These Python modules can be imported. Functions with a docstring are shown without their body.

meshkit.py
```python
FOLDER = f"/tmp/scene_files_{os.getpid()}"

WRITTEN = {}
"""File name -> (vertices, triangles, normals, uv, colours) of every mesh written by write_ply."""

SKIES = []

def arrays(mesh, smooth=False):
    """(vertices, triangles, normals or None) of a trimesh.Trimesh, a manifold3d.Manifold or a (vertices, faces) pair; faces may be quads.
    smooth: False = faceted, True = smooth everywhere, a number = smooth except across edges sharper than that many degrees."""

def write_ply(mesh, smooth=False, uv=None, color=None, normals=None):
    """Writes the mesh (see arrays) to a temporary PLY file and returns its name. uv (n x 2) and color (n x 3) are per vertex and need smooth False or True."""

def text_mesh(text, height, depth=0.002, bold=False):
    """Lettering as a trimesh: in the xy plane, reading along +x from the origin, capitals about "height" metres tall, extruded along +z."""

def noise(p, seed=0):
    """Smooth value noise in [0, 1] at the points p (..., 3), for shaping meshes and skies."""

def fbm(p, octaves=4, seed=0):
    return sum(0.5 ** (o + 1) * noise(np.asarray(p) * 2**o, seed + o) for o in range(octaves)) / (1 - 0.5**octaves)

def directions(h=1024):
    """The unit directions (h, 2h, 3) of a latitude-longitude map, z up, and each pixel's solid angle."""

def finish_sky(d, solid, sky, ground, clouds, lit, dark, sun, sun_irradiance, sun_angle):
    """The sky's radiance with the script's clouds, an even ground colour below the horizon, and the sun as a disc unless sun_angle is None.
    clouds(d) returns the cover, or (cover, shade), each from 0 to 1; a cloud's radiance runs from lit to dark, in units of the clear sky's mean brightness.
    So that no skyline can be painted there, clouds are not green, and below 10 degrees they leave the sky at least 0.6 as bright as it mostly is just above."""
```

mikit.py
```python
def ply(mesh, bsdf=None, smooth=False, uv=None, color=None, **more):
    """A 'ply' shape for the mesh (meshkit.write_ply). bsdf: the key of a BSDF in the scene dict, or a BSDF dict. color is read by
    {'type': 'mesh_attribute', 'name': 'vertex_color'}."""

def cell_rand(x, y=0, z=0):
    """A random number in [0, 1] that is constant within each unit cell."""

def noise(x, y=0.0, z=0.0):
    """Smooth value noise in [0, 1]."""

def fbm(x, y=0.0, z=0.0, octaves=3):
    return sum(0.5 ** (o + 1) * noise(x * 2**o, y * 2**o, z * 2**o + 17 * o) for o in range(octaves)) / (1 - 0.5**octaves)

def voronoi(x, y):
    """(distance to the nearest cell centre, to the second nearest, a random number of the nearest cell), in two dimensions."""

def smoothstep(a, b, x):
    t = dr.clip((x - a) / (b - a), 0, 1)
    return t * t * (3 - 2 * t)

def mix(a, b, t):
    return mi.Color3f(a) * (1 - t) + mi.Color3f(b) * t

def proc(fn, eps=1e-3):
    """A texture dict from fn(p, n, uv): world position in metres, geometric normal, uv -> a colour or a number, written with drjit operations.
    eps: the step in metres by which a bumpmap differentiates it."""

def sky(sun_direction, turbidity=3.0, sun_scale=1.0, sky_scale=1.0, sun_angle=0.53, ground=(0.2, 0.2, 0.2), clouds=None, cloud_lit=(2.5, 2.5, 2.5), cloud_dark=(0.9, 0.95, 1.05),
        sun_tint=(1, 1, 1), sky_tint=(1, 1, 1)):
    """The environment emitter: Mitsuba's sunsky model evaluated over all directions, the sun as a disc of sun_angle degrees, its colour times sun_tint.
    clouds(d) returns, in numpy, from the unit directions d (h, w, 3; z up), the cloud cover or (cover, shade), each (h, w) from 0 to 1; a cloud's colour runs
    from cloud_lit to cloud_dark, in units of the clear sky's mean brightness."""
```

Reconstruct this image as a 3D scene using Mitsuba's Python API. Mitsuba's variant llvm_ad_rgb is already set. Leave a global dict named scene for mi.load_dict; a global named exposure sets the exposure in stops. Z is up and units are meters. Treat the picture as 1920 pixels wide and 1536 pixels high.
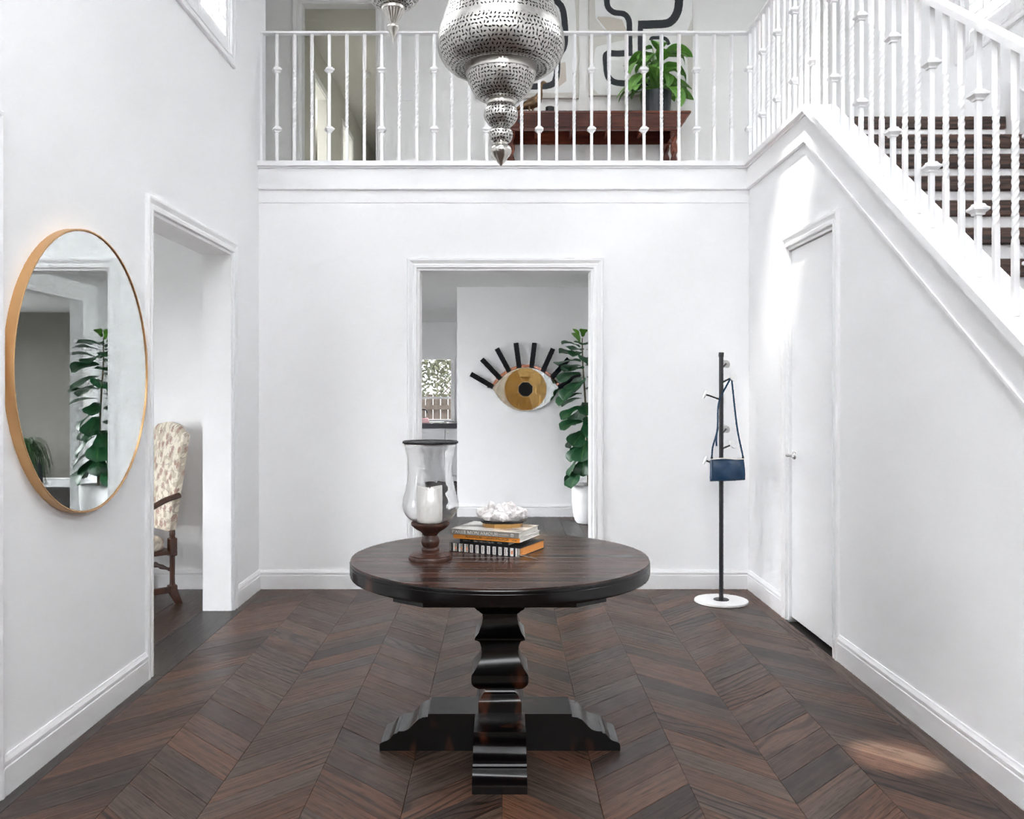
import math, random
import numpy as np, trimesh, shapely
import shapely.geometry as sg
import shapely.affinity as sa
import mitsuba as mi, drjit as dr
import mikit, meshkit
from mikit import noise, fbm, voronoi, cell_rand, smoothstep, mix, proc

T = mi.ScalarTransform4f
rnd = random.Random(7)
scene, labels = {}, {}

# ------------------------------------------------------------------ camera, sky, exposure
# world: x to the right, y into the house, z up; the lens stands at the origin of x and y, 1.45 m high
FOCAL, EYE = 1650.0, 1.45
exposure = 0.30
scene['camera'] = {'type': 'perspective', 'fov_axis': 'x', 'fov': 2 * math.degrees(math.atan(960 / FOCAL)),
                   'principal_point_offset_x': (960 - 941.5) / 1920, 'principal_point_offset_y': (768 - 736) / 1536,
                   'near_clip': 0.05, 'far_clip': 200.0,
                   'to_world': T().look_at(origin=[0, 0, EYE], target=[0, 1, EYE], up=[0, 0, 1])}
scene['sky'] = mikit.sky((0.3, -0.6, 0.9), turbidity=4, sun_scale=0.0, sky_scale=1.0, ground=(0.25, 0.25, 0.24),
                         clouds=lambda d: np.ones(d.shape[:2]), cloud_lit=(92, 94, 96), cloud_dark=(92, 94, 96))

# ------------------------------------------------------------------ helpers
def numbered(key):
    if key not in scene and key not in labels:
        return key
    i = 1
    while f'{key}_{i:03d}' in scene or f'{key}_{i:03d}' in labels:
        i += 1
    return f'{key}_{i:03d}'

def thing(name, label, cat, group=None, kind=None):
    key = numbered(name)
    labels[key] = {'label': label}
    if cat: labels[key]['category'] = cat
    if group: labels[key]['group'] = group
    if kind: labels[key]['kind'] = kind
    return key

def add(name, mesh, mat, parent=None, smooth=False, uv=None, label=None, kind=None, **more):
    key = numbered(name if parent is None else parent + '__' + name)
    scene[key] = mikit.ply(mesh, mat, smooth=smooth, uv=uv, **more)
    if label or kind:
        labels.setdefault(key, {})
        if label: labels[key]['label'] = label
        if kind: labels[key]['kind'] = kind
    return key

def reuse(name, source, parent, tw, **extra):
    key = numbered(name if parent is None else parent + '__' + name)
    scene[key] = {**scene[source], 'to_world': tw, **extra}
    return key

def solid(name, mesh, mat, label, cat, smooth=False, group=None, kind=None, uv=None):
    key = thing(name, label, cat, group, kind)
    scene[key] = mikit.ply(mesh, mat, smooth=smooth, uv=uv)
    return key

def struct(name, mesh, mat, label, smooth=False):
    key = numbered(name)
    scene[key] = mikit.ply(mesh, mat, smooth=smooth)
    labels[key] = {'label': label, 'kind': 'structure'}
    return key

def structroot(name, label):
    labels[name] = {'label': label, 'kind': 'structure'}
    return name

def cat(*ms):
    ms = [m for g in ms for m in (g if isinstance(g, list) else [g])]
    vs, fs, n = [], [], 0
    for m in ms:
        v, f = np.asarray(m.vertices), np.asarray(m.faces)
        vs.append(v); fs.append(f + n); n += len(v)
    return trimesh.Trimesh(np.vstack(vs), np.vstack(fs), process=False)

def mesh_of(v, f):
    f = np.asarray(f, int)
    if f.shape[1] == 4:
        f = np.vstack([f[:, [0, 1, 2]], f[:, [0, 2, 3]]])
    return trimesh.Trimesh(np.asarray(v, float), f, process=False)

def box(x0, x1, y0, y1, z0, z1, b=0.0):
    x0, x1 = min(x0, x1), max(x0, x1); y0, y1 = min(y0, y1), max(y0, y1); z0, z1 = min(z0, z1), max(z0, z1)
    if b <= 0:
        v = [[x, y, z] for x in (x0, x1) for y in (y0, y1) for z in (z0, z1)]
        f = [[0, 1, 3], [0, 3, 2], [4, 6, 7], [4, 7, 5], [0, 4, 5], [0, 5, 1], [2, 3, 7], [2, 7, 6], [0, 2, 6], [0, 6, 4], [1, 5, 7], [1, 7, 3]]
        return mesh_of(v, f)
    b = min(b, 0.49 * (x1 - x0), 0.49 * (y1 - y0), 0.49 * (z1 - z0))
    pts = []
    for sx in (0, 1):
        for sy in (0, 1):
            for sz in (0, 1):
                X, Y, Z = (x0, x1)[sx], (y0, y1)[sy], (z0, z1)[sz]
                ix, iy, iz = X + b * (1 - 2 * sx), Y + b * (1 - 2 * sy), Z + b * (1 - 2 * sz)
                pts += [[X, iy, iz], [ix, Y, iz], [ix, iy, Z]]
    return trimesh.convex.convex_hull(np.array(pts))

def hull(pts):
    return trimesh.convex.convex_hull(np.array(pts, float))

def polys(g):
    return [p for p in getattr(g, 'geoms', [g]) if p.geom_type == 'Polygon' and p.area > 1e-9]

def prism(poly, origin, ea, eb, ec, length):
    """poly (a, b) -> origin + a*ea + b*eb, extruded by length along ec."""
    if not hasattr(poly, 'geom_type'):
        poly = sg.Polygon(poly)
    out = []
    for p in polys(poly):
        m = trimesh.creation.extrude_polygon(p, 1.0, engine='earcut')
        v = np.asarray(m.vertices)
        w = np.asarray(origin, float) + v[:, :1] * np.asarray(ea, float) + v[:, 1:2] * np.asarray(eb, float) + v[:, 2:] * length * np.asarray(ec, float)
        f = np.asarray(m.faces)
        if np.dot(np.cross(ea, eb), ec) * length < 0:
            f = f[:, ::-1]
        out.append(mesh_of(w, f))
    return cat(out)

def lathe(profile, n=48, centre=(0, 0, 0), square=False):
    """profile [(r, z)] from bottom to top, about z; square: a four-sided loft."""
    pr = np.asarray(profile, float)
    if square:
        ang = np.array([math.pi / 4 + k * math.pi / 2 for k in range(4)]); k = math.sqrt(2); n = 4
    else:
        ang = np.arange(n) * 2 * math.pi / n; k = 1.0
    v = np.stack([np.outer(pr[:, 0] * k, np.cos(ang)), np.outer(pr[:, 0] * k, np.sin(ang)), np.repeat(pr[:, 1:2], n, 1)], -1)
    m = len(pr)
    v = v.reshape(-1, 3)
    i, j = np.meshgrid(np.arange(m - 1), np.arange(n), indexing='ij')
    q = np.stack([i * n + j, i * n + (j + 1) % n, (i + 1) * n + (j + 1) % n, (i + 1) * n + j], -1).reshape(-1, 4)
    f = np.vstack([q[:, [0, 1, 2]], q[:, [0, 2, 3]]])
    lo, hi = len(v), len(v) + 1
    v = np.vstack([v, [[0, 0, pr[0, 1]], [0, 0, pr[-1, 1]]]])
    jj = np.arange(n)
    caps = []
    if pr[0, 0] > 1e-6: caps.append(np.stack([(jj + 1) % n, jj, jj * 0 + lo], 1))
    if pr[-1, 0] > 1e-6: caps.append(np.stack([(m - 1) * n + jj, (m - 1) * n + (jj + 1) % n, jj * 0 + hi], 1))
    f = np.vstack([f] + caps)
    return mesh_of(v + np.asarray(centre, float), f)

def spline(pts, n):
    """Catmull-Rom through the points."""
    p = np.asarray(pts, float)
    p = np.vstack([2 * p[0] - p[1], p, 2 * p[-1] - p[-2]])
    out = []
    segs = len(p) - 3
    for t in np.linspace(0, segs, n):
        i = min(int(t), segs - 1); u = t - i
        a, b, c, d = p[i:i + 4]
        out.append(0.5 * ((2 * b) + (-a + c) * u + (2 * a - 5 * b + 4 * c - d) * u ** 2 + (-a + 3 * b - 3 * c + d) * u ** 3))
    return np.array(out)

def tube(points, radii, sides=8, cap=True, flat=1.0, up=None):
    p = np.asarray(points, float)
    t = np.gradient(p, axis=0)
    t /= np.linalg.norm(t, axis=1, keepdims=True) + 1e-12
    ref = np.array([0, 0, 1.0]) if up is None else np.asarray(up, float)
    a = np.cross(t, ref)
    bad = np.linalg.norm(a, axis=1) < 0.15
    a[bad] = np.cross(t[bad], [1.0, 0, 0])
    a /= np.linalg.norm(a, axis=1, keepdims=True) + 1e-12
    for k in range(1, len(a)):
        if np.dot(a[k], a[k - 1]) < 0: a[k] = -a[k]
    b = np.cross(t, a)
    r = np.broadcast_to(np.asarray(radii, float), (len(p),))
    ang = np.arange(sides) * 2 * math.pi / sides
    v = p[:, None] + r[:, None, None] * (np.cos(ang)[None, :, None] * a[:, None] + flat * np.sin(ang)[None, :, None] * b[:, None])
    v = v.reshape(-1, 3)
    i, j = np.meshgrid(np.arange(len(p) - 1), np.arange(sides), indexing='ij')
    q = np.stack([i * sides + j, i * sides + (j + 1) % sides, (i + 1) * sides + (j + 1) % sides, (i + 1) * sides + j], -1).reshape(-1, 4)
    f = np.vstack([q[:, [0, 1, 2]], q[:, [0, 2, 3]]])
    if cap:
        lo, hi = len(v), len(v) + 1
        v = np.vstack([v, p[:1], p[-1:]])
        jj = np.arange(sides); e = (len(p) - 1) * sides
        f = np.vstack([f, np.stack([(jj + 1) % sides, jj, jj * 0 + lo], 1), np.stack([e + jj, e + (jj + 1) % sides, jj * 0 + hi], 1)])
    return mesh_of(v, f)

def moved(m, M):
    M = np.asarray(M, float)
    v = np.asarray(m.vertices) @ M[:3, :3].T + M[:3, 3]
    f = np.asarray(m.faces)
    return mesh_of(v, f[:, ::-1] if np.linalg.det(M[:3, :3]) < 0 else f)

def frame(o, ex, ey, ez):
    M = np.eye(4)
    M[:3, 0], M[:3, 1], M[:3, 2], M[:3, 3] = ex, ey, ez, o
    return M

# ------------------------------------------------------------------ materials
def two(d): return {'type': 'twosided', 'bsdf': d}
def rgb(*c): return {'type': 'rgb', 'value': list(c)}
def pri(col, rough=0.5, spec=0.5, metal=0.0, **k):
    return two({'type': 'principled', 'base_color': col if isinstance(col, dict) else rgb(*col), 'roughness': rough, 'specular': spec, **({'metallic': metal} if metal else {}), **k})

def floor_fn(p, n, uv):
    u, v = uv.x, uv.y
    i = dr.floor(v); w = v - i
    r1, r2, r3 = cell_rand(i, 3), cell_rand(i, 7), cell_rand(i, 11)
    warp = fbm(u * 2.2, w * 7.0, i, 2)
    rings = dr.sin(6.2832 * (w * 26 + (4.5 * r2 + 1.0) * warp + r3 * 9))
    fine = fbm(u * 5.0, w * 120.0, i, 3)
    pore = smoothstep(0.62, 0.82, noise(u * 16.0, w * 420.0, i))
    blot = fbm(u * 1.6, w * 5.0, i + 50, 2)
    warm, grey, dark = mi.Color3f(0.082, 0.037, 0.021), mi.Color3f(0.062, 0.039, 0.028), mi.Color3f(0.022, 0.012, 0.009)
    base = mix(warm, grey, smoothstep(0.25, 0.75, r1 + 0.7 * (blot - 0.5)))
    base = mix(base, dark, 0.6 * smoothstep(0.62, 0.95, r2 + 0.5 * (blot - 0.5)))
    cath = smoothstep(0.2, 0.95, rings) * smoothstep(0.35, 0.8, r3) * (0.35 + 0.65 * smoothstep(0.35, 0.6, noise(u * 2.0, w * 4.0, i + 9)))
    c = base * (0.42 + 1.1 * fine)
    return c * (0.78 + 0.42 * cell_rand(i, 13)) * (1 - 0.75 * cath) * (1 - 0.5 * pore)
scene['mat_floor_shaded'] = two({'type': 'principled', 'base_color': proc(lambda p, n, uv: floor_fn(p, n, uv) * mi.Color3f(0.34, 0.40, 0.46)), 'roughness': 0.38, 'specular': 0.45})  # darker copy of the boards, unlit look put into the colour
def floor_rough(p, n, uv):
    i = dr.floor(uv.y)
    return 0.27 + 0.14 * fbm(uv.x * 5.0, (uv.y - i) * 120.0, i, 2) + 0.06 * cell_rand(i, 5)
scene['mat_floor_oak'] = two({'type': 'principled', 'base_color': proc(floor_fn), 'roughness': proc(floor_rough), 'specular': 0.28})
scene['mat_subfloor'] = pri((0.012, 0.009, 0.008), 0.8)
scene['mat_wall'] = two({'type': 'diffuse', 'reflectance': rgb(0.865, 0.868, 0.875)})
scene['mat_wall_gallery'] = two({'type': 'diffuse', 'reflectance': rgb(0.855, 0.855, 0.845)})
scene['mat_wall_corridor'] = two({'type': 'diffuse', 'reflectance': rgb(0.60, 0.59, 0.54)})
scene['mat_ceiling'] = two({'type': 'diffuse', 'reflectance': rgb(0.85, 0.85, 0.85)})
scene['mat_trim'] = pri((0.87, 0.872, 0.88), 0.35, 0.35)
scene['mat_iron_white'] = pri((0.88, 0.88, 0.885), 0.4, 0.4)
scene['mat_taupe'] = pri(proc(lambda p, n, uv: mix((0.11, 0.105, 0.09), (0.17, 0.16, 0.14), fbm(p.x * 1.5, p.y * 1.5, p.z * 1.5, 3))), 0.6)

def top_fn(p, n, uv):
    u, v = uv.x, uv.y
    i = dr.floor(v); w = v - i
    g = fbm(u * 4.0, w * 130.0, i, 3)
    b = fbm(u * 1.3, w * 9.0, i + 31, 2)
    c = mix((0.009, 0.004, 0.003), (0.045, 0.018, 0.012), smoothstep(0.3, 0.75, 0.6 * g + 0.5 * b))
    return c * (0.75 + 0.5 * cell_rand(i, 2))
scene['mat_table_top'] = two({'type': 'bumpmap', 'arbitrary': proc(lambda p, n, uv: fbm(uv.x * 1.5, (uv.y - dr.floor(uv.y)) * 75.0, dr.floor(uv.y), 2), 0.0015), 'scale': 0.0011, 'bsdf': {'type': 'principled', 'base_color': proc(top_fn), 'roughness': proc(lambda p, n, uv: 0.17 + 0.14 * fbm(uv.x * 3.0, (uv.y - dr.floor(uv.y)) * 90.0, dr.floor(uv.y), 2)), 'specular': 0.5}})
def ebony_fn(p, n, uv):
    g = fbm(p.x * 14.0, p.y * 14.0, p.z * 5.0, 3)
    return mix((0.0024, 0.0018, 0.0018), (0.058, 0.017, 0.007), smoothstep(0.62, 0.86, g))
scene['mat_table_base'] = two({'type': 'principled', 'base_color': proc(ebony_fn), 'roughness': 0.2, 'specular': 0.4})
def turned_fn(p, n, uv):
    return mix((0.016, 0.006, 0.004), (0.080, 0.030, 0.018), fbm(p.x * 40.0, p.y * 40.0, p.z * 12.0, 3))
scene['mat_turned_wood'] = pri(proc(turned_fn), 0.35)
def chairwood_fn(p, n, uv):
    return mix((0.020, 0.008, 0.005), (0.085, 0.032, 0.017), fbm(p.x * 30.0, p.y * 30.0, p.z * 9.0, 3))
scene['mat_chair_wood'] = pri(proc(chairwood_fn), 0.3)
def rosewood_fn(p, n, uv):
    g = fbm(p.x * 5.0, p.y * 20.0, p.z * 45.0, 3)
    b = smoothstep(0.35, 0.7, fbm(p.x * 2.2, p.y * 3.0, p.z * 6.0, 2))
    return mix((0.030, 0.010, 0.008), mix((0.10, 0.024, 0.014), (0.27, 0.075, 0.035), b), g)
scene['mat_rosewood'] = pri(proc(rosewood_fn), 0.25)
def stair_fn(p, n, uv):
    return mix((0.008, 0.005, 0.004), (0.085, 0.042, 0.028), smoothstep(0.25, 0.75, fbm(p.x * 5.0, p.y * 30.0, p.z * 85.0 + 2.0 * noise(p.x * 3.0, p.y * 4.0), 3)))
scene['mat_stair_oak'] = pri(proc(stair_fn), 0.4)

def fabric_fn(p, n, uv):
    u, v = uv.x * 15.0, uv.y * 12.5
    d1, d2, w = voronoi(u, v)
    flower = (1 - smoothstep(0.20, 0.36, d1 + 0.22 * (noise(u * 8, v * 8) - 0.5))) * smoothstep(0.15, 0.2, w)
    q = fbm(u * 0.9, v * 0.9, 3.0, 2)
    vine = 1 - smoothstep(0.04, 0.12, dr.abs(dr.sin(u * 3.6 + 6 * q) * dr.sin(v * 3.9 + 5 * q) - 0.15))
    leaf = smoothstep(0.50, 0.62, noise(u * 2.6, v * 2.6, 5.0))
    c = mix((0.64, 0.59, 0.50), (0.40, 0.345, 0.27), 0.75 * leaf)
    c = mix(c, (0.22, 0.185, 0.16), 0.65 * vine)
    c = mix(c, mix((0.20, 0.115, 0.10), (0.40, 0.27, 0.22), noise(u * 11, v * 11, 2.0)), 0.85 * flower)
    return c * (0.9 + 0.2 * noise(u * 60, v * 60))
scene['mat_floral'] = pri(proc(fabric_fn), 0.85, 0.2, sheen=0.3)
scene['mat_black'] = pri((0.010, 0.010, 0.012), 0.35)
scene['mat_black_glass'] = pri((0.004, 0.005, 0.007), 0.08, 0.2)
scene['mat_black_matt'] = pri((0.016, 0.016, 0.018), 0.55)
scene['mat_white_enamel'] = pri((0.86, 0.86, 0.855), 0.3)
scene['mat_mirror'] = two({'type': 'conductor', 'specular_reflectance': rgb(0.86, 0.89, 0.885)})
scene['mat_bronze_mirror'] = two({'type': 'conductor', 'specular_reflectance': rgb(0.46, 0.28, 0.095)})
scene['mat_copper_mirror'] = two({'type': 'conductor', 'specular_reflectance': rgb(0.70, 0.33, 0.24)})
scene['mat_gold_frame'] = two({'type': 'principled', 'base_color': rgb(0.60, 0.355, 0.165), 'metallic': 0.75, 'roughness': 0.38})
scene['mat_nickel'] = two({'type': 'principled', 'base_color': rgb(0.63, 0.61, 0.57), 'metallic': 1.0, 'roughness': 0.22})
scene['mat_pierced'] = two({'type': 'principled', 'base_color': proc(lambda p, n, uv: mix((0.46, 0.445, 0.42), (0.70, 0.685, 0.66), fbm(p.x * 60, p.y * 60, p.z * 60, 2))), 'metallic': 1.0, 'roughness': 0.34})
scene['mat_chrome'] = two({'type': 'roughconductor', 'specular_reflectance': rgb(0.75, 0.74, 0.72), 'alpha': 0.12})
scene['mat_brass'] = two({'type': 'principled', 'base_color': rgb(0.58, 0.33, 0.12), 'metallic': 0.9, 'roughness': 0.33})
scene['mat_bronze'] = pri(proc(lambda p, n, uv: mix((0.05, 0.032, 0.02), (0.30, 0.19, 0.10), fbm(p.x * 40, p.y * 40, p.z * 40, 3))), 0.4, metal=0.6)
scene['mat_glass'] = {'type': 'dielectric', 'int_ior': 1.48}
scene['mat_pane'] = {'type': 'thindielectric', 'int_ior': 1.5}
scene['mat_candle'] = pri((0.95, 0.94, 0.90), 0.45, 0.3)
scene['mat_quartz'] = pri(proc(lambda p, n, uv: mix((0.80, 0.775, 0.765), (0.62, 0.585, 0.575), smoothstep(0.5, 0.8, fbm(p.x * 45, p.y * 45, p.z * 45, 3)))), 0.18, 0.55)
scene['mat_paper'] = pri(proc(lambda p, n, uv: mix((0.70, 0.68, 0.62), (0.84, 0.82, 0.77), noise(p.z * 2400.0, 1.0))), 0.8)
scene['mat_orange'] = pri((0.83, 0.30, 0.035), 0.5)
scene['mat_orange_pages'] = pri(proc(lambda p, n, uv: mix((0.72, 0.27, 0.06), (0.86, 0.37, 0.10), noise(p.z * 2400.0, 1.0))), 0.7)
scene['mat_grey_cover'] = pri(proc(lambda p, n, uv: mix((0.16, 0.145, 0.13), (0.55, 0.53, 0.50), smoothstep(0.35, 0.6, fbm(p.x * 11 + p.y * 5, p.y * 16, 0.0, 3)))), 0.25)
scene['mat_grey_spine'] = pri(proc(lambda p, n, uv: mix((0.13, 0.115, 0.10), (0.25, 0.225, 0.20), fbm(p.x * 30, p.z * 30, p.y * 30, 2))), 0.35)
scene['mat_navy'] = pri(proc(lambda p, n, uv: mix((0.002, 0.022, 0.058), (0.004, 0.038, 0.090), fbm(p.x * 30, p.y * 30, p.z * 30, 3))), 0.42)
scene['mat_fig_leaf'] = pri(proc(lambda p, n, uv: mix(mix((0.010, 0.050, 0.022), (0.016, 0.075, 0.026), noise(uv.x * 9, uv.y * 9, 1.0)), (0.075, 0.16, 0.035), 0.7 * (1 - smoothstep(0.008, 0.03, dr.abs(uv.x - 0.5))))), 0.36, 0.45)
scene['mat_fig_young'] = pri((0.075, 0.20, 0.025), 0.35)
def green_leaf(p, n, uv):
    x = dr.abs(uv.x - 0.5)
    veins = 1 - smoothstep(0.05, 0.22, dr.abs(dr.sin((uv.y - 0.6 * x) * 34.0)))
    c = mix((0.045, 0.135, 0.022), (0.11, 0.235, 0.045), fbm(uv.x * 4, uv.y * 5, p.x * 2, 2))
    return mix(mix(c, c * 0.7, veins), (0.23, 0.36, 0.10), 0.8 * (1 - smoothstep(0.01, 0.035, x)))
scene['mat_lily_leaf'] = pri(proc(lambda p, n, uv: green_leaf(p, n, uv) * 1.45), 0.35)
scene['mat_fern'] = pri((0.030, 0.085, 0.022), 0.5)
scene['mat_stem'] = pri((0.10, 0.085, 0.05), 0.7)
scene['mat_soil'] = pri((0.02, 0.014, 0.01), 0.9)
scene['mat_pot_white'] = pri(proc(lambda p, n, uv: mix((0.68, 0.68, 0.68), (0.80, 0.80, 0.80), fbm(p.x * 12, p.y * 12, p.z * 12, 3))), 0.6)
scene['mat_pot_dark'] = pri((0.035, 0.042, 0.048), 0.4)
scene['mat_canvas'] = pri(proc(lambda p, n, uv: mix((0.60, 0.58, 0.54), (0.68, 0.66, 0.62), fbm(p.x * 9, p.y * 3, p.z * 9, 3))), 0.8)
scene['mat_paint_white'] = pri(proc(lambda p, n, uv: mix((0.76, 0.77, 0.76), (0.86, 0.86, 0.85), fbm(p.x * 7, p.y * 3, p.z * 7, 3))), 0.7)
scene['mat_paint_black'] = pri((0.014, 0.019, 0.024), 0.6)
scene['mat_paint_sand'] = pri((0.58, 0.53, 0.47), 0.7)
scene['mat_cabinet'] = pri((0.50, 0.50, 0.51), 0.45)
scene['mat_worktop'] = pri((0.012, 0.012, 0.015), 0.15)
scene['mat_pink'] = pri((0.70, 0.42, 0.43), 0.5)
scene['mat_fence'] = pri(proc(lambda p, n, uv: mix((0.045, 0.032, 0.024), (0.085, 0.066, 0.052), fbm(p.x * 20, p.y * 4, p.z * 2.5, 3))), 0.8)
scene['mat_bush'] = pri(proc(lambda p, n, uv: mix((0.012, 0.018, 0.006), (0.06, 0.062, 0.028), noise(p.x * 14, p.y * 14, p.z * 14))), 0.6)
scene['mat_ground'] = pri((0.12, 0.115, 0.105), 0.9)
scene['mat_front_door'] = pri((0.60, 0.50, 0.38), 0.35)
scene['mat_lamp_white'] = two({'type': 'diffuse', 'reflectance': rgb(0.8, 0.8, 0.8)})

# ------------------------------------------------------------------ the room
XL, XR = -1.797, 1.824          # faces of the side walls of the entrance hall
YB = 6.50                       # face of its back wall
ZC = 5.60                       # ceiling of the double-height void
XS = 3.04                       # wall on the far side of the stair
ZF = 3.10                       # floor of the gallery
YG = 8.30                       # back wall of the gallery
SL, YA = 0.70, 5.19             # pitch of the stair; where the level curb turns down
def curb(y, d=0.0, z0=3.150):   # top of the curb, d = offset square to it
    return np.minimum(z0 - d, z0 - d * math.sqrt(1 + SL * SL) - SL * (YA - np.asarray(y)))
YMIN = -2.5

def wall_x(x0, x1, outline, holes):
    """a wall standing along y: outline and holes are polygons in (y, z)."""
    p = sg.Polygon(outline)
    for h in holes: p = p.difference(sg.box(*h))
    return prism(p, (x0, 0, 0), (0, 1, 0), (0, 0, 1), (1, 0, 0), x1 - x0)
def wall_y(y0, y1, outline, holes):
    p = sg.Polygon(outline)
    for h in holes: p = p.difference(sg.box(*h))
    return prism(p, (0, y0, 0), (1, 0, 0), (0, 0, 1), (0, 1, 0), y1 - y0)
def rect(a0, b0, a1, b1): return [(a0, b0), (a1, b0), (a1, b1), (a0, b1)]

# openings
LD = (4.51, 5.85, 2.375)        # doorway in the left wall (y0, y1, top)
LN = (1.55, 3.07, 2.375)        # the next doorway in it, beside the lens
BD = (-0.622, 0.667, 2.362)     # doorway in the back wall (x0, x1, top)
RD = (4.83, 5.61, 2.365)        # door under the stair
LW = (4.05, 5.80, 3.69, 5.25)   # shuttered window in the left wall (y0, y1, z0, z1)
RW = (3.55, 5.80, 3.71, 5.25)   # shuttered window over the stair
struct('wall_left', wall_x(XL - 0.19, XL, rect(YMIN, -0.05, 6.685, ZC), [(LD[0], -1, LD[1], LD[2]), (LN[0], -1, LN[1], LN[2]), (LW[0], LW[2], LW[1], LW[3]), (0.6, 3.8, 1.4, 4.8)]), 'mat_wall', 'tall white painted wall on the left with the round mirror')  # last opening is an added window, out of view, for more light
struct('wall_back', wall_y(YB, YB + 0.2, rect(-5.0, -0.05, XS - 0.002, ZF - 0.252), [(BD[0], -1, BD[1], BD[2])]), 'mat_wall', 'white painted back wall with the central doorway')
rw_out = [(0.73, -0.05), (YB - 0.002, -0.05), (YB - 0.002, float(curb(6.4, 0.03))), (YA, float(curb(YA, 0.03)) + 0.0), (0.73, float(curb(0.73, 0.03)))]
struct('wall_right', wall_x(XR, XR + 0.12, rw_out, [(RD[0], -1, RD[1], RD[2])]), 'mat_wall', 'white wall under the stair on the right')
struct('wall_stair', wall_x(XS, XS + 0.15, rect(YMIN, -0.05, YG + 0.15, ZC), [(RW[0], RW[2], RW[1], RW[3])]), 'mat_wall', 'white wall on the far side of the stair')
struct('wall_front', wall_y(YMIN - 0.15, YMIN, rect(XL - 0.19, -0.05, XS + 0.15, ZC), [(-1.0, 3.1, 2.0, 4.8), (-0.8, -1, 0.8, 2.3)]), 'mat_wall', 'white wall behind the lens with the front door')  # upper opening is an added, unseen window that lights the hall
struct('wall_gallery', wall_y(YG, YG + 0.12, rect(-3.2, ZF - 0.2, XS, ZC), [(-1.90, 0, -1.18, 5.12)]), 'mat_wall_gallery', 'white back wall of the upstairs gallery')
struct('wall_gallery_end', box(-3.3, -3.2, 6.5, YG + 0.12, ZF - 0.2, ZC), 'mat_wall_gallery', 'left end wall of the gallery')
struct('wall_gallery_return', box(-3.2, XL - 0.19, 6.52, 6.684, ZF, ZC), 'mat_wall_gallery', 'return wall beside the gallery balustrade')
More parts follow.
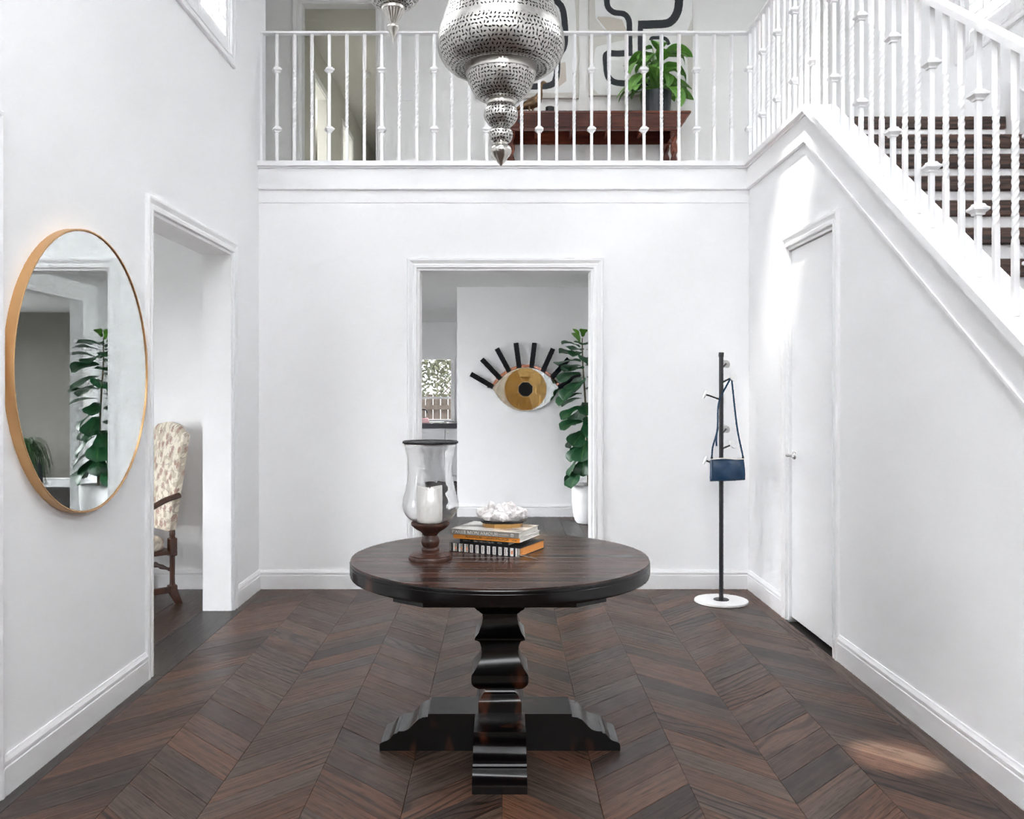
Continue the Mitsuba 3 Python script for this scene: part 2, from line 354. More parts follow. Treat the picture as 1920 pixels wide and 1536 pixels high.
ceil = sg.box(XL - 0.19, YMIN, XS + 0.15, YG + 0.12).difference(sg.box(-1.1, 0.7, 0.9, 2.2).union(sg.box(0.0, 6.85, 2.2, 7.12))).union(sg.box(-3.3, 6.5, 0, YG + 0.12))  # both roof openings are added skylights that let in daylight
struct('ceiling', prism(ceil, (0, 0, ZC), (1, 0, 0), (0, 1, 0), (0, 0, 1), 0.15), 'mat_ceiling', 'high white ceiling of the entrance hall')
solid('front_door', cat(box(-0.8, 0.8, YMIN - 0.1, YMIN - 0.05, 0, 2.3)), 'mat_front_door', 'pale timber front door behind the lens', 'door', kind='structure')  # unseen door, its pale tone chosen for reflections in the iris

# upper corridor behind the gallery door
CW = 'mat_wall_corridor'
struct('wall_corridor', cat(wall_x(-2.32, -2.2, rect(YG + 0.12, ZF, 16.0, 5.55), [(10.3, 0, 11.05, 5.12), (12.1, 0, 12.85, 5.12)]), box(-2.32, -0.9, 16.0, 16.1, ZF, 5.55), box(-1.0, -0.9, YG + 0.12, 16.0, ZF, 5.55), wall_x(-3.4, -3.3, rect(YG + 0.12, ZF, 16.1, 5.55), [(9.6, 4.0, 13.6, 5.3)]), box(-3.4, -2.32, YG+0.12, YG+0.2, ZF, 5.55), box(-3.4, -2.32, 16.0, 16.1, ZF, 5.55)), CW, 'shaded walls of the upstairs corridor')  # outer wall has an added, unseen window to light the corridor
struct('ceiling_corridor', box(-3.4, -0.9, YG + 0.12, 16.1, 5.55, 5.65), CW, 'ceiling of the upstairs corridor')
struct('floor_gallery', cat(box(-3.3, XS, YB + 0.0, YG + 0.15, ZF - 0.25, ZF), box(XR + 0.12, XS, 5.27, YB, ZF - 0.25, ZF), box(-3.4, -0.9, YG + 0.12, 16.1, ZF - 0.15, ZF - 0.01)), 'mat_wall', 'edge and floor slab of the upstairs gallery')

# the room with the chair, left
struct('wall_parlour', cat(wall_x(-5.1, -5.0, rect(0.4, -0.05, 6.5, 2.75), [(1.6, 0.7, 5.0, 2.3)]), box(-5.1, XL - 0.19, 0.3, 0.4, -0.05, 2.75)), 'mat_wall', 'white walls of the room on the left')
struct('ceiling_parlour', box(-5.1, XL - 0.19, 0.3, 6.5, 2.7, 2.8), 'mat_ceiling', 'white ceiling of the room on the left')

# the passage behind the doorway and the kitchen beyond
ZH = 2.68
struct('wall_passage', cat(box(-0.527, 1.20, 10.27, 10.42, -0.05, ZH)), 'mat_wall', 'white wall of the passage with the eye-shaped mirror')
struct('wall_passage_right', wall_x(1.20, 1.35, rect(6.7, -0.05, 10.42, ZH), [(8.1, -1, 9.92, 2.48)]), 'mat_wall', 'right wall of the passage with a wide opening')
struct('wall_passage_left', wall_x(-5.1, -5.0, rect(6.7, -0.05, 15.5, ZH), [(6.9, 0.1, 11.2, 2.5)]), 'mat_wall', 'left wall of the family room with wide glazing')
KW = (-2.2, -0.83, 0.95, 2.085)
struct('wall_kitchen', cat(wall_y(15.4, 15.52, rect(-5.1, -0.05, 0.5, ZH), [(KW[0], KW[2], KW[1], KW[3])]), box(0.0, 0.12, 10.42, 15.4, -0.05, ZH)), 'mat_wall', 'far kitchen wall with the window')
struct('ceiling_passage', prism(sg.box(-5.1, 6.7, 4.8, 15.5).difference(sg.box(-4.6, 7.0, -1.9, 9.6)), (0, 0, ZH), (1, 0, 0), (0, 1, 0), (0, 0, 1), 0.1), 'mat_ceiling', 'ceiling of the passage and kitchen')  # ceiling opening is an added skylight to brighten the passage
struct('wall_side_room', cat(box(1.35, 4.8, 6.62, 6.7, -0.05, ZH), wall_x(4.7, 4.8, rect(6.7, -0.05, 13.6, ZH), [(7.5, 0.8, 12.5, 2.3)]), box(0.12, 1.35, 10.42, 10.5, -0.05, ZH)), 'mat_wall', 'walls of the room right of the passage')  # window opening added, unseen, to light this room and the passage
struct('wall_side_room_end', box(0.12, 4.8, 13.5, 13.6, -0.05, ZH), 'mat_taupe', 'taupe end wall of the room right of the passage')

# two added downlights, out of view, whose spots imitate sun patches beside the stair
for k, (x, y, tx, ty, tz, w, inten) in enumerate(((1.25, 3.20, 1.56, 3.50, 0.0, 2.1, 330.0), (0.95, 3.9, 1.86, 5.55, 2.62, 6.5, 60.0))):
    q = solid('ceiling_downlight', lathe([(0.030, ZC - 0.001), (0.036, ZC - 0.004), (0.052, ZC - 0.006), (0.055, ZC - 0.0005)], 32, (x, y, 0)), 'mat_trim', ('added downlight above the foot of the stair, its spot imitating a sun patch on the floor', 'added downlight beside the gallery, its spot imitating sun on the right wall')[k], 'downlight', smooth=35)
    scene[f'beam_{k}'] = {'type': 'spot', 'to_world': T().look_at(origin=[x, y, ZC - 0.012], target=[tx, ty, tz], up=[0, 1, 0]), 'intensity': rgb(inten, inten * 0.95, inten * 0.88), 'cutoff_angle': w, 'beam_width': w * 0.55}

# ------------------------------------------------------------------ mouldings
BASE = [(0, 0), (.018, 0), (.018, .100), (.0145, .104), (.0145, .110), (.0165, .113), (.0165, .122), (.009, .134), (.006, .142), (0, .142)]
def base_x(x, y0, y1, d):       # along y, d = +1/-1 the side it stands out to
    return prism(BASE, (x, y0, 0), (d, 0, 0), (0, 0, 1), (0, 1, 0), y1 - y0)
def base_y(y, x0, x1, d):
    return prism(BASE, (x0, y, 0), (0, d, 0), (0, 0, 1), (1, 0, 0), x1 - x0)
CASE = [(.006, 0), (.006, .010), (.010, .016), (.028, .017), (.032, .012), (.040, .012), (.062, .021), (.074, .021), (.080, .014), (.080, 0)]
def casing(axis, plane, d, a0, a1, top, bottom=0.0, closed=False):
    """moulded frame around an opening in a wall; axis 'x': the wall stands along y at x = plane."""
    rows = []
    for w, t in CASE:
        ring = [(a0 - w, bottom), (a0 - w, top + w), (a1 + w, top + w), (a1 + w, bottom)]
        if closed: ring = [(a0 - w, bottom - w), (a0 - w, top + w), (a1 + w, top + w), (a1 + w, bottom - w)]
        rows.append([((plane + d * t, a, z) if axis == 'x' else (a, plane + d * t, z)) for a, z in ring])
    v = np.array(rows).reshape(-1, 3); n = len(CASE)
    f = []
    for i in range(n - 1):
        for j in range(4 if closed else 3):
            k = (j + 1) % 4
            f.append([i * 4 + j, i * 4 + k, (i + 1) * 4 + k, (i + 1) * 4 + j])
    return mesh_of(v, f)
def lining(axis, p0, p1, a0, a1, top):
    """thin jamb boards around the inside of a doorway."""
    t = 0.012
    if axis == 'x':
        return cat(box(p0, p1, a0, a0 + t, 0, top), box(p0, p1, a1 - t, a1, 0, top), box(p0, p1, a0 + t, a1 - t, top - t, top))
    return cat(box(a0, a0 + t, p0, p1, 0, top), box(a1 - t, a1, p0, p1, 0, top), box(a0 + t, a1 - t, p0, p1, top - t, top))

struct('trim_1', cat(casing('x', XL, 1, LD[0], LD[1], LD[2]), lining('x', XL - 0.19, XL, *LD)), 'mat_trim', 'white moulded frame of the left doorway')
struct('trim_2', cat(casing('x', XL, 1, LN[0], LN[1], LN[2]), lining('x', XL - 0.19, XL, *LN)), 'mat_trim', 'white frame of the nearer left doorway')
struct('trim_3', cat(casing('y', YB, -1, BD[0], BD[1], BD[2]), lining('y', YB, YB + 0.2, *BD)), 'mat_trim', 'white moulded frame of the central doorway')
struct('trim_4', cat(casing('x', XR, -1, RD[0], RD[1], RD[2]), lining('x', XR, XR + 0.12, *RD)), 'mat_trim', 'white moulded frame of the door under the stair')
struct('trim_5', cat(casing('y', YG, -1, -1.90, -1.18, 5.12, ZF), box(-1.90, -1.888, YG, YG + 0.12, ZF, 5.12), box(-1.192, -1.18, YG, YG + 0.12, ZF, 5.12)), 'mat_wall_gallery', 'frame of the upstairs door')
struct('trim_6', cat(casing('x', -2.2, 1, 10.3, 11.05, 5.12, ZF), casing('x', -2.2, 1, 12.1, 12.85, 5.12, ZF)), 'mat_wall_gallery', 'door frames along the upstairs corridor')
struct('baseboard_left', cat(base_x(XL, 3.152, LD[0] - 0.08, 1), base_x(XL, LD[1] + 0.08, YB, 1), base_x(XL, YMIN, LN[0] - 0.08, 1)), 'mat_trim', 'white moulded skirting along the left wall')
struct('baseboard_back', cat(base_y(YB, XL, BD[0] - 0.08, -1), base_y(YB, BD[1] + 0.08, XR, -1)), 'mat_trim', 'white moulded skirting along the back wall')
struct('baseboard_right', cat(base_x(XR, RD[1] + 0.08, YB, -1), base_x(XR, 0.73, RD[0] - 0.02, -1)), 'mat_trim', 'white moulded skirting along the right wall')
struct('baseboard_parlour', cat(base_y(YB, -5.0, XL - 0.19, -1), base_x(XL - 0.19, LD[1] + 0.08, YB, -1)), 'mat_trim', 'white skirting in the room on the left')
struct('baseboard_passage', cat(base_y(10.27, -0.527, 1.2, -1), base_x(1.2, 9.92, 10.27, -1), base_y(13.5, 1.35, 4.7, -1)), 'mat_trim', 'white skirting under the eye-shaped mirror')

# curb, fascia and stringer of the gallery and the stair: stepped mouldings along the polyline
def band_poly(d0, d1, y0=0.73, y1=YB):
    def line(d):
        ym = YA + d * (math.sqrt(1 + SL * SL) - 1) / SL
        return [(y0, float(curb(y0, d))), (ym, 3.150 - d), (y1, 3.150 - d)]
    return sg.Polygon(line(d0) + line(d1)[::-1])
LAYERS = [(0.0, 0.036, 0.052), (0.036, 0.050, 0.030), (0.050, 0.188, 0.018), (0.188, 0.202, 0.024), (0.202, 0.206, 0.018)]
st = []
for d0, d1, t in LAYERS:
    st.append(prism(band_poly(d0, d1, y1=YB - t), (XR + 0.02, 0, 0), (0, 1, 0), (0, 0, 1), (1, 0, 0), -(0.02 + t)))
st.append(prism(band_poly(0.0, 0.036), (XR - 0.0, 0, 0), (0, 1, 0), (0, 0, 1), (1, 0, 0), 0.14))
struct('trim_7', cat(st), 'mat_trim', 'white moulded stringer and curb along the stair')
gf = [box(XL, XR, YB - t, YB + 0.02, 3.150 - d1, 3.150 - d0) for d0, d1, t in LAYERS] + [box(XL, XR + 0.1, YB, YB + 0.12, 3.114, 3.150)]
struct('trim_8', cat(gf), 'mat_trim', 'white moulded fascia and curb of the gallery')

# ------------------------------------------------------------------ floor of chevron boards
struct('floor', cat(box(XL - 0.19, XS, YMIN, YB, -0.05, -0.012), box(-5.1, XL - 0.19, 0.3, 6.5, -0.05, -0.012), box(-5.1, 4.8, YB, 15.5, -0.05, -0.012)), 'mat_subfloor', 'dark oak floor laid in chevrons')
boards = [0]
def inset(poly, d):
    p = np.array(poly, float); n = len(p); out = []
    for i in range(n):
        a, b, c = p[i - 1], p[i], p[(i + 1) % n]
        e1, e2 = (b - a) / np.linalg.norm(b - a), (c - b) / np.linalg.norm(c - b)
        n1, n2 = np.array([-e1[1], e1[0]]), np.array([-e2[1], e2[0]])
        den = 1 + n1 @ n2
        out.append(b + d * (n1 + n2) / max(den, 0.3))
    return np.array(out)
def board_mesh(poly, direction, z=0.0, ch=0.0018):
    p = np.array(poly, float)
    if 0.5 * np.sum(p[:, 0] * np.roll(p[:, 1], -1) - np.roll(p[:, 0], -1) * p[:, 1]) < 0: p = p[::-1]
    outer, inner = inset(p, 0.0005), inset(p, ch)
    n = len(p)
    z = z + rnd.uniform(-0.0004, 0.0002)
    v = np.vstack([np.c_[outer, np.full(n, z - 0.011)], np.c_[outer, np.full(n, z - 0.0012)], np.c_[inner, np.full(n, z)]])
    f = []
    for k in (0, 1):
        for i in range(n):
            j = (i + 1) % n
            f += [[k * n + i, k * n + j, (k + 1) * n + j], [k * n + i, (k + 1) * n + j, (k + 1) * n + i]]
    f += [[2 * n, 2 * n + i, 2 * n + i + 1] for i in range(1, n - 1)]
    boards[0] += 1
    d = np.array(direction, float) / np.hypot(*direction); q = np.array([-d[1], d[0]])
    c = p.mean(0); o = rnd.uniform(0, 40)
    uv = np.c_[(v[:, :2] - c) @ d + o, boards[0] + 0.5 + np.clip((v[:, :2] - c) @ q, -0.45, 0.45)]
    return mesh_of(v, f), uv
def clean(poly):
    c = list(poly.exterior.coords)[:-1]
    return [c[i] for i in range(len(c)) if math.dist(c[i], c[i - 1]) > 0.004]
def lay(poly, direction, name='board', z=0.0, mat='mat_floor_oak'):
    m, uv = board_mesh(poly, direction, z)
    add(name, m, mat, 'floor', uv=uv)
SW, PITCH, PH = 0.3462, 0.1815, 3.447
near_v, near_f, near_uv, cnt = [], [], [], 0
room = sg.box(-1.731, -2.4, 1.731, YB - 0.004)
for k in range(-5, 5):
    x0, x1 = k * SW, (k + 1) * SW
    for j in range(-36, 24):
        far = PH + j * PITCH
        ya, yb = (far, far - SW) if k % 2 == 0 else (far - SW, far)
        p = sg.Polygon([(x0, ya), (x1, yb), (x1, yb + PITCH), (x0, ya + PITCH)]).intersection(room)
        if p.is_empty or p.area < 1e-4: continue
        c = clean(p)
        if len(c) < 3: continue
        d = (SW, yb - ya)
        if max(q[1] for q in c) > 2.86:
            lay(c, d)
        else:
            m, uv = board_mesh(c, d)
            near_v.append(np.asarray(m.vertices)); near_f.append(np.asarray(m.faces) + cnt); near_uv.append(uv); cnt += len(m.vertices)
add('board_field', mesh_of(np.vstack(near_v), np.vstack(near_f)), 'mat_floor_oak', 'floor', uv=np.vstack(near_uv), kind='stuff')
def run(x0, x1, y0, y1, lengths, mat='mat_floor_oak'):
    y = y0
    while y < y1 - 0.02:
        e = min(y1, y + rnd.uniform(*lengths))
        lay(rect(x0, y, x1, e), (0, 1), mat=mat); y = e
run(XL + 0.017, -1.731, -2.4, LD[0] - 0.001, (0.5, 0.9), 'mat_floor_shaded')
run(-1.979, -1.731, LD[0] + 0.001, LD[1] - 0.001, (3, 4), 'mat_floor_shaded')
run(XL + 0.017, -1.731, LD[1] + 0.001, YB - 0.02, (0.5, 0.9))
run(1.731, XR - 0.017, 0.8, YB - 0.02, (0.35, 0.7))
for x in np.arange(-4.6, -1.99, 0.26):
    run(x, min(x + 0.26, -1.98), 1.2, YB - 0.02, (2.0, 3.0), 'mat_floor_shaded')
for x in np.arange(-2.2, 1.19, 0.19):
    run(x, min(x + 0.19, 1.19), YB + 0.002, 10.25, (1.1, 2.2), 'mat_floor_shaded')

# ------------------------------------------------------------------ door under the stair
d = structroot('door_1', 'flush white door under the stair with a chrome lever')
add('slab', box(XR + 0.016, XR + 0.054, RD[0] + 0.014, RD[1] - 0.015, 0.024, RD[2] - 0.016, 0.002), 'mat_trim', d)
h = add('handle', cat(lathe([(0.026, 0), (0.026, 0.006), (0.022, 0.010), (0.011, 0.012), (0.010, 0.045)], 24).apply_transform(frame((XR + 0.016, 5.535, 1.054), (0, 1, 0), (0, 0, 1), (-1, 0, 0)))), 'mat_chrome', d, smooth=30, label='chrome lever handle')
add('lever', tube(spline([(XR - 0.027, 5.535, 1.054), (XR - 0.033, 5.53, 1.054), (XR - 0.034, 5.50, 1.055), (XR - 0.033, 5.43, 1.056), (XR - 0.030, 5.41, 1.055)], 16), np.r_[np.full(4, .009), np.full(10, .0075), .006, .004], 12), 'mat_chrome', h, smooth=40)

# ------------------------------------------------------------------ shuttered windows
def shutter_window(name, plane, d, y0, y1, z0, z1, label, panels=2):
    w = structroot(name, label)
    add('window_frame', cat(casing('x', plane, d, y0, y1, z1, z0, closed=True),
        box(plane - d * 0.15, plane, y0, y0 + 0.012, z0, z1), box(plane - d * 0.15, plane, y1 - 0.012, y1, z0, z1),
        box(plane - d * 0.15, plane, y0, y1, z0, z0 + 0.012), box(plane - d * 0.15, plane, y0, y1, z1 - 0.012, z1)), 'mat_trim', w)
    x0, x1 = plane - d * 0.034, plane - d * 0.004
    L = (y1 - y0 - 0.024) / panels
    src = None
    for k in range(panels):
        a, b = y0 + 0.012 + k * L, y0 + 0.012 + (k + 1) * L - 0.004
        p = add('shutter', cat(box(x0, x1, a, a + 0.05, z0 + 0.012, z1 - 0.012, 0.003), box(x0, x1, b - 0.05, b, z0 + 0.012, z1 - 0.012, 0.003),
                               box(x0, x1, a + 0.05, b - 0.05, z0 + 0.012, z0 + 0.085, 0.003), box(x0, x1, a + 0.05, b - 0.05, z1 - 0.085, z1 - 0.012, 0.003)), 'mat_trim', w)
        xm = (x0 + x1) / 2
        add('tilt_rod', box(xm + d * 0.040, xm + d * 0.049, (a + b) / 2 - 0.006, (a + b) / 2 + 0.006, z0 + 0.14, z1 - 0.14, 0.002), 'mat_trim', p)
        n = int((z1 - z0 - 0.17) / 0.080)
        for i in range(n):
            z = z0 + 0.085 + (i + 0.5) * (z1 - z0 - 0.17) / n
            if src is None:
                ang = np.linspace(0, 2 * math.pi, 13)[:-1]
                pr = np.c_[0.0445 * np.cos(ang), 0.0055 * np.sin(ang)]
                th = math.radians(58)
                ex, ez = np.array([d * math.cos(th), 0, -math.sin(th)]), np.array([d * math.sin(th), 0, math.cos(th)])
                src = add('louvre', prism(pr, (xm, a + 0.052, 0), ex, ez, (0, 1, 0), b - a - 0.104), 'mat_trim', p, smooth=40, to_world=T().translate([0, 0, z]))
                sa0 = a
            else:
                reuse('louvre', src, p, T().translate([0, a - sa0, z]))
    return w
shutter_window('window_1', XL, 1, *LW, 'white plantation shutters in the high window on the left wall', 3)
w2 = shutter_window('window_2', XS, -1, *RW, 'white plantation shutters in the high window over the stair', 4)

# kitchen window
w = structroot('window_3', 'kitchen window looking onto a paling fence')
fr = [box(KW[0], KW[0] + 0.05, 15.36, 15.52, KW[2], KW[3]), box(KW[1] - 0.065, KW[1], 15.36, 15.52, KW[2], KW[3]), box(KW[0], KW[1], 15.36, 15.52, KW[3] - 0.06, KW[3]), box(KW[0], KW[1], 15.36, 15.52, KW[2], KW[2] + 0.03), box(KW[0], KW[1], 15.42, 15.47, 1.335, 1.375)]
add('window_frame', cat(fr), 'mat_trim', w)
add('pane', box(KW[0] + 0.05, KW[1] - 0.065, 15.449, 15.449001, 1.375, KW[3] - 0.06), 'mat_pane', w)
add('pane', box(KW[0] + 0.05, KW[1] - 0.065, 15.444, 15.444001, KW[2] + 0.03, 1.335), 'mat_pane', w)

# ------------------------------------------------------------------ stair
t = thing('staircase', 'flight of dark oak treads with white risers climbing behind the balusters', 'stairs')
NT = 15
for k in range(NT):
    z = ZF - 0.18 * k; y = 5.255 - 0.252 * k
    if z < 0.1: break
    s = add('tread', box(XR + 0.142, XS - 0.03, y, y + 0.285, z - 0.075, z, 0.004), 'mat_stair_oak', t)
    add('riser', box(XR + 0.142, XS - 0.03, y + 0.024, y + 0.036, z - 0.18, z - 0.076), 'mat_trim', t)
add('skirt', prism([(1.35, 0.0), (1.05, 0.0), (1.05, 0.23), (5.235, 3.30), (5.27, 3.30), (5.27, 2.80)], (XS - 0.028, 0, 0), (0, 1, 0), (0, 0, 1), (1, 0, 0), 0.027), 'mat_trim', t, label='white sloping skirt board against the far wall')

# ------------------------------------------------------------------ balustrades
BW = 0.0105
def square_bar(h0, h1, twist0=None, twist1=None, turns=0.0):
    """a square bar; between twist0 and twist1 it is twisted, its corners softened."""
    twisted = twist0 is not None
    zs = [h0, h1] if not twisted else [h0, twist0 - 0.001] + list(np.linspace(twist0, twist1, 110)) + [twist1 + 0.001, h1]
    v = []; m = 12 if twisted else 4
    for z in zs:
        a = 0.0 if not twisted else 2 * math.pi * turns * min(1, max(0, (z - twist0) / (twist1 - twist0)))
        for k in range(m):
            t = math.pi / 4 + k * 2 * math.pi / m
            c_, s__ = abs(math.cos(t)), abs(math.sin(t))
            r = BW / max(c_, s__)                                   # square
            if twisted and twist0 <= z <= twist1: r = BW * 1.05 / (c_ ** 5 + s__ ** 5) ** 0.2
            v.append((r * math.cos(t + a), r * math.sin(t + a), z))
    f = []
    for i in range(len(zs) - 1):
        for k in range(m):
            f.append([i * m + k, i * m + (k + 1) % m, (i + 1) * m + (k + 1) % m, (i + 1) * m + k])
    return mesh_of(v, f)
COLLAR = [(0.011, -0.024), (0.018, -0.022), (0.019, -0.015), (0.026, -0.008), (0.0315, -0.003), (0.0315, 0.006), (0.025, 0.010), (0.020, 0.016), (0.018, 0.022), (0.011, 0.024)]
src_bar = {}
def baluster(parent, x, y, z0, z1, kind, rot=0.0):
    """kind 0: plain with two collars, 1: twisted; z0 foot, z1 underside of the rail."""
    c = (z0 + z1) / 2; key = (round(z1 - z0, 3), kind)
    tw = T().translate([x, y, z0])
    if key not in src_bar:
        h = z1 - z0
        m = square_bar(0, h) if kind == 0 else square_bar(0, h, 0.265, 0.705, 3.6)
        src_bar[key] = b = add('baluster', m, 'mat_iron_white', parent, smooth=False if kind == 0 else 50, to_world=tw)
    else:
        b = reuse('baluster', src_bar[key], parent, tw)
    if kind == 0:
        for hz in (0.262, 0.705):
            q = T().translate([x, y, z0 + hz]).rotate([0, 0, 1], rot)
            if 'collar' not in src_bar:
                src_bar['collar'] = add('collar', lathe(COLLAR, square=True), 'mat_iron_white', b, to_world=q)
            else:
                reuse('collar', src_bar['collar'], b, q)
    return b
ZR = 4.118
g = thing('gallery_balustrade', 'white wrought iron balustrade with twisted and collared balusters along the upstairs gallery', 'balustrade')
add('handrail', cat(box(XL, XR - 0.0105, 6.53, 6.585, ZR, ZR + 0.016, 0.003)), 'mat_iron_white', g)
add('end_post', box(XL - 0.001, XL + 0.016, 6.535, 6.58, 3.15, ZR), 'mat_iron_white', g)
X0, DX = (519.5 - 941.5) * 6.56 / FOCAL, 32.76 * 6.56 / FOCAL
for k in range(27):
    baluster(g, X0 + DX * k, 6.56, 3.148, ZR + 0.002, 0 if k % 3 == 0 else 1, 25 if k in (0, 3) else 0)
XB = 1.842
s = thing('stair_balustrade', 'white wrought iron balustrade running level and then down the stair', 'balustrade')
add('handrail', cat(box(XB - 0.028, XB + 0.028, 5.19, 6.585, ZR, ZR + 0.016, 0.003)), 'mat_iron_white', s)
for j in range(13):
    baluster(s, XB, 5.207 + 0.1115 * j, 3.148, ZR + 0.002, 0 if j % 3 == 0 else 1)
rl = [(YA + 0.004, ZR - 0.005), (1.2, ZR - 0.005 - SL * (YA - 1.2)), (1.2, ZR + 0.026 - SL * (YA - 1.2)), (YA + 0.004, ZR + 0.026)]
add('handrail', prism(rl, (XB - 0.03, 0, 0), (0, 1, 0), (0, 0, 1), (1, 0, 0), 0.06), 'mat_iron_white', s)
for k in range(-7, 17):
    y = 3.159 + 0.1235 * k
    z0 = float(curb(y)) - 0.006
    baluster(s, XB, y, z0, z0 + 0.968, 0 if k % 3 == 2 else 1)

# ------------------------------------------------------------------ pedestal table
TX, TY, TZ, TR = -0.009, 3.66, 0.770, 0.616
t = thing('pedestal_table', 'round black-brown pedestal table with a planked top and four carved feet', 'table')
add('tabletop', lathe([(0.0, 0.702), (TR - 0.012, 0.702), (TR - 0.003, 0.706), (TR, 0.716), (TR, 0.748), (TR - 0.0015, 0.7495), (TR - 0.0015, 0.7515), (TR, 0.753), (TR, 0.760), (TR - 0.003, 0.7635), (0, 0.7635)], 128, (TX, TY, 0)), 'mat_table_base', t, smooth=35)
circle = sg.Point(TX, TY).buffer(TR - 0.0025, 64)
tb = 'pedestal_table'
pw = 0.0768
for i in range(-8, 9):
    y0 = TY + (i - 0.5) * pw
    g0 = 0.0035 if i == 0 else 0.0
    p = circle.intersection(sg.box(-2, y0 + g0, 2, y0 + pw))
    if p.is_empty or p.area < 1e-4: continue
    c = clean(p.simplify(0.0006))
    m, uv = board_mesh(c, (1, 0), TZ, 0.0009)
    v = np.asarray(m.vertices).copy(); v[:, 2] = np.where(v[:, 2] < TZ - 0.006, TZ - 0.0066, v[:, 2])
    add('plank', mesh_of(v, m.faces), 'mat_table_top', t + '__tabletop', uv=uv)
oct_ = [(-0.28, -0.45), (0.28, -0.45), (0.40, -0.36), (0.40, 0.36), (0.28, 0.45), (-0.28, 0.45), (-0.40, 0.36), (-0.40, -0.36)]
add('apron', prism(oct_, (TX, TY, 0.665), (1, 0, 0), (0, 1, 0), (0, 0, 1), 0.04), 'mat_table_base', t)
COL = [(.101, .668), (.101, .578), (.094, .568), (.087, .563), (.078, .553), (.071, .546), (.0695, .530), (.074, .5055), (.087, .472), (.098, .460), (.102, .453), (.102, .448), (.092, .442), (.085, .438), (.079, .424), (.075, .405), (.074, .392), (.077, .371), (.088, .345), (.105, .320), (.115, .308), (.115, .286), (.113, .274), (.106, .262), (.094, .250), (.082, .243), (.062, .2425), (.060, .232), (.063, .225), (.070, .219), (.078, .206), (.085, .196), (.088, .186), (.088, .140)]
add('pedestal', lathe(COL[::-1], square=True, centre=(TX, TY, 0)), 'mat_table_base', t, smooth=25)
FOOT = [(0.085, 0.0), (0.085, .149), (.291, .149), (.292, .137), (.312, .135), (.330, .127), (.345, .113), (.358, .098), (.372, .086), (.390, .0795), (.4125, .0785), (.416, .071), (.428, .069), (.436, .060), (.444, .049), (.458, .040), (.474, .036), (.484, .030), (.487, .022), (.487, 0.0)]
for a in range(4):
    c, s_ = math.cos(a * math.pi / 2), math.sin(a * math.pi / 2)
    add('foot', prism(FOOT, (TX + 0.1 * s_, TY - 0.1 * c, 0), (c, s_, 0), (0, 0, 1), (-s_, c, 0), 0.2), 'mat_table_base', t, smooth=25)

# ------------------------------------------------------------------ hurricane lantern and candle
LX, LY = -0.2926, 3.59
l = thing('hurricane_lantern', 'tall flared glass hurricane lantern on a turned dark wood foot', 'candle lantern')
add('foot', lathe([(.088, .7701), (.0885, .778), (.086, .784), (.0835, .786), (.0845, .789), (.076, .7945), (.066, .7985), (.061, .8), (.060, .802), (.044, .804), (.0365, .807), (.0375, .811), (.035, .8165), (.0295, .821), (.034, .828), (.037, .838), (.0376, .845), (.0355, .854), (.0295, .8635), (.028, .868), (.031, .874), (.041, .884), (.056, .892), (.0655, .899), (.069, .903), (.077, .909), (.079, .914), (.078, .9215), (.073, .9225), (.066, .915), (.0, .913)], 56, (LX, LY, 0)), 'mat_turned_wood', l, smooth=35)
GP = spline([(.020, .9155), (.050, .9185), (.0737, .928), (.0925, .941), (.1055, .957), (.1130, .974), (.1152, .990), (.1135, 1.009), (.107, 1.0385), (.0987, 1.068), (.0928, 1.105), (.0908, 1.1416), (.0943, 1.178), (.102, 1.215), (.1086, 1.243)], 64)
nseg = 96
inner = []
gt = np.gradient(GP, axis=0); gt /= np.linalg.norm(gt, axis=1, keepdims=True)
GI = GP + 0.0032 * np.c_[-gt[:, 1], gt[:, 0]]
gl = lathe(np.vstack([[[0.0, .9153]], GP, [[.1070, 1.2448]], GI[::-1], [[0.0, GI[0, 1]]]]), nseg, (LX, LY, 0))
v = np.asarray(gl.vertices).copy()
rr = np.hypot(v[:, 0] - LX, v[:, 1] - LY)
m_in = np.arange(len(v)) // nseg > len(GP)
wob = 1 + np.where(m_in & (rr > 0.03), 0.008 * (meshkit.fbm(v * np.array([45.0, 45.0, 40.0]), 2, 5) - 0.5), 0.0)
v[:, 0] = LX + (v[:, 0] - LX) * wob; v[:, 1] = LY + (v[:, 1] - LY) * wob
add('glass', mesh_of(v, gl.faces), 'mat_glass', l, smooth=60, label='clear rippled glass chimney')
ring = [(0.109 + .0052 * math.cos(a), 1.2475 + .0050 * math.sin(a)) for a in np.linspace(0, 2 * math.pi, 13)]
add('rim', lathe(ring, 72, (LX, LY, 0)), 'mat_black', l, smooth=True, label='black rim')
cp = [(0.0, .9195), (.0505, .9195), (.0515, .924), (.0513, 1.058), (.0505, 1.064), (.046, 1.0635), (.030, 1.059), (.0, 1.057)]
cm = lathe(cp, 48, (LX - 0.003, LY, 0))
v = np.asarray(cm.vertices).copy(); top = v[:, 2] > 1.05
v[top, 2] += 0.006 * np.sin(2 * np.arctan2(v[top, 1] - LY, v[top, 0] - LX) + 0.9) * np.clip(np.hypot(v[top, 0] - LX, v[top, 1] - LY) / 0.05, 0, 1)
c = solid('pillar_candle', mesh_of(v, cm.faces), 'mat_candle', 'thick white pillar candle inside the glass lantern', 'candle', smooth=40)
add('wick', tube([(LX - 0.003, LY, 1.055), (LX - 0.002, LY, 1.062), (LX, LY + 0.001, 1.067)], 0.0012, 6), 'mat_black', c)

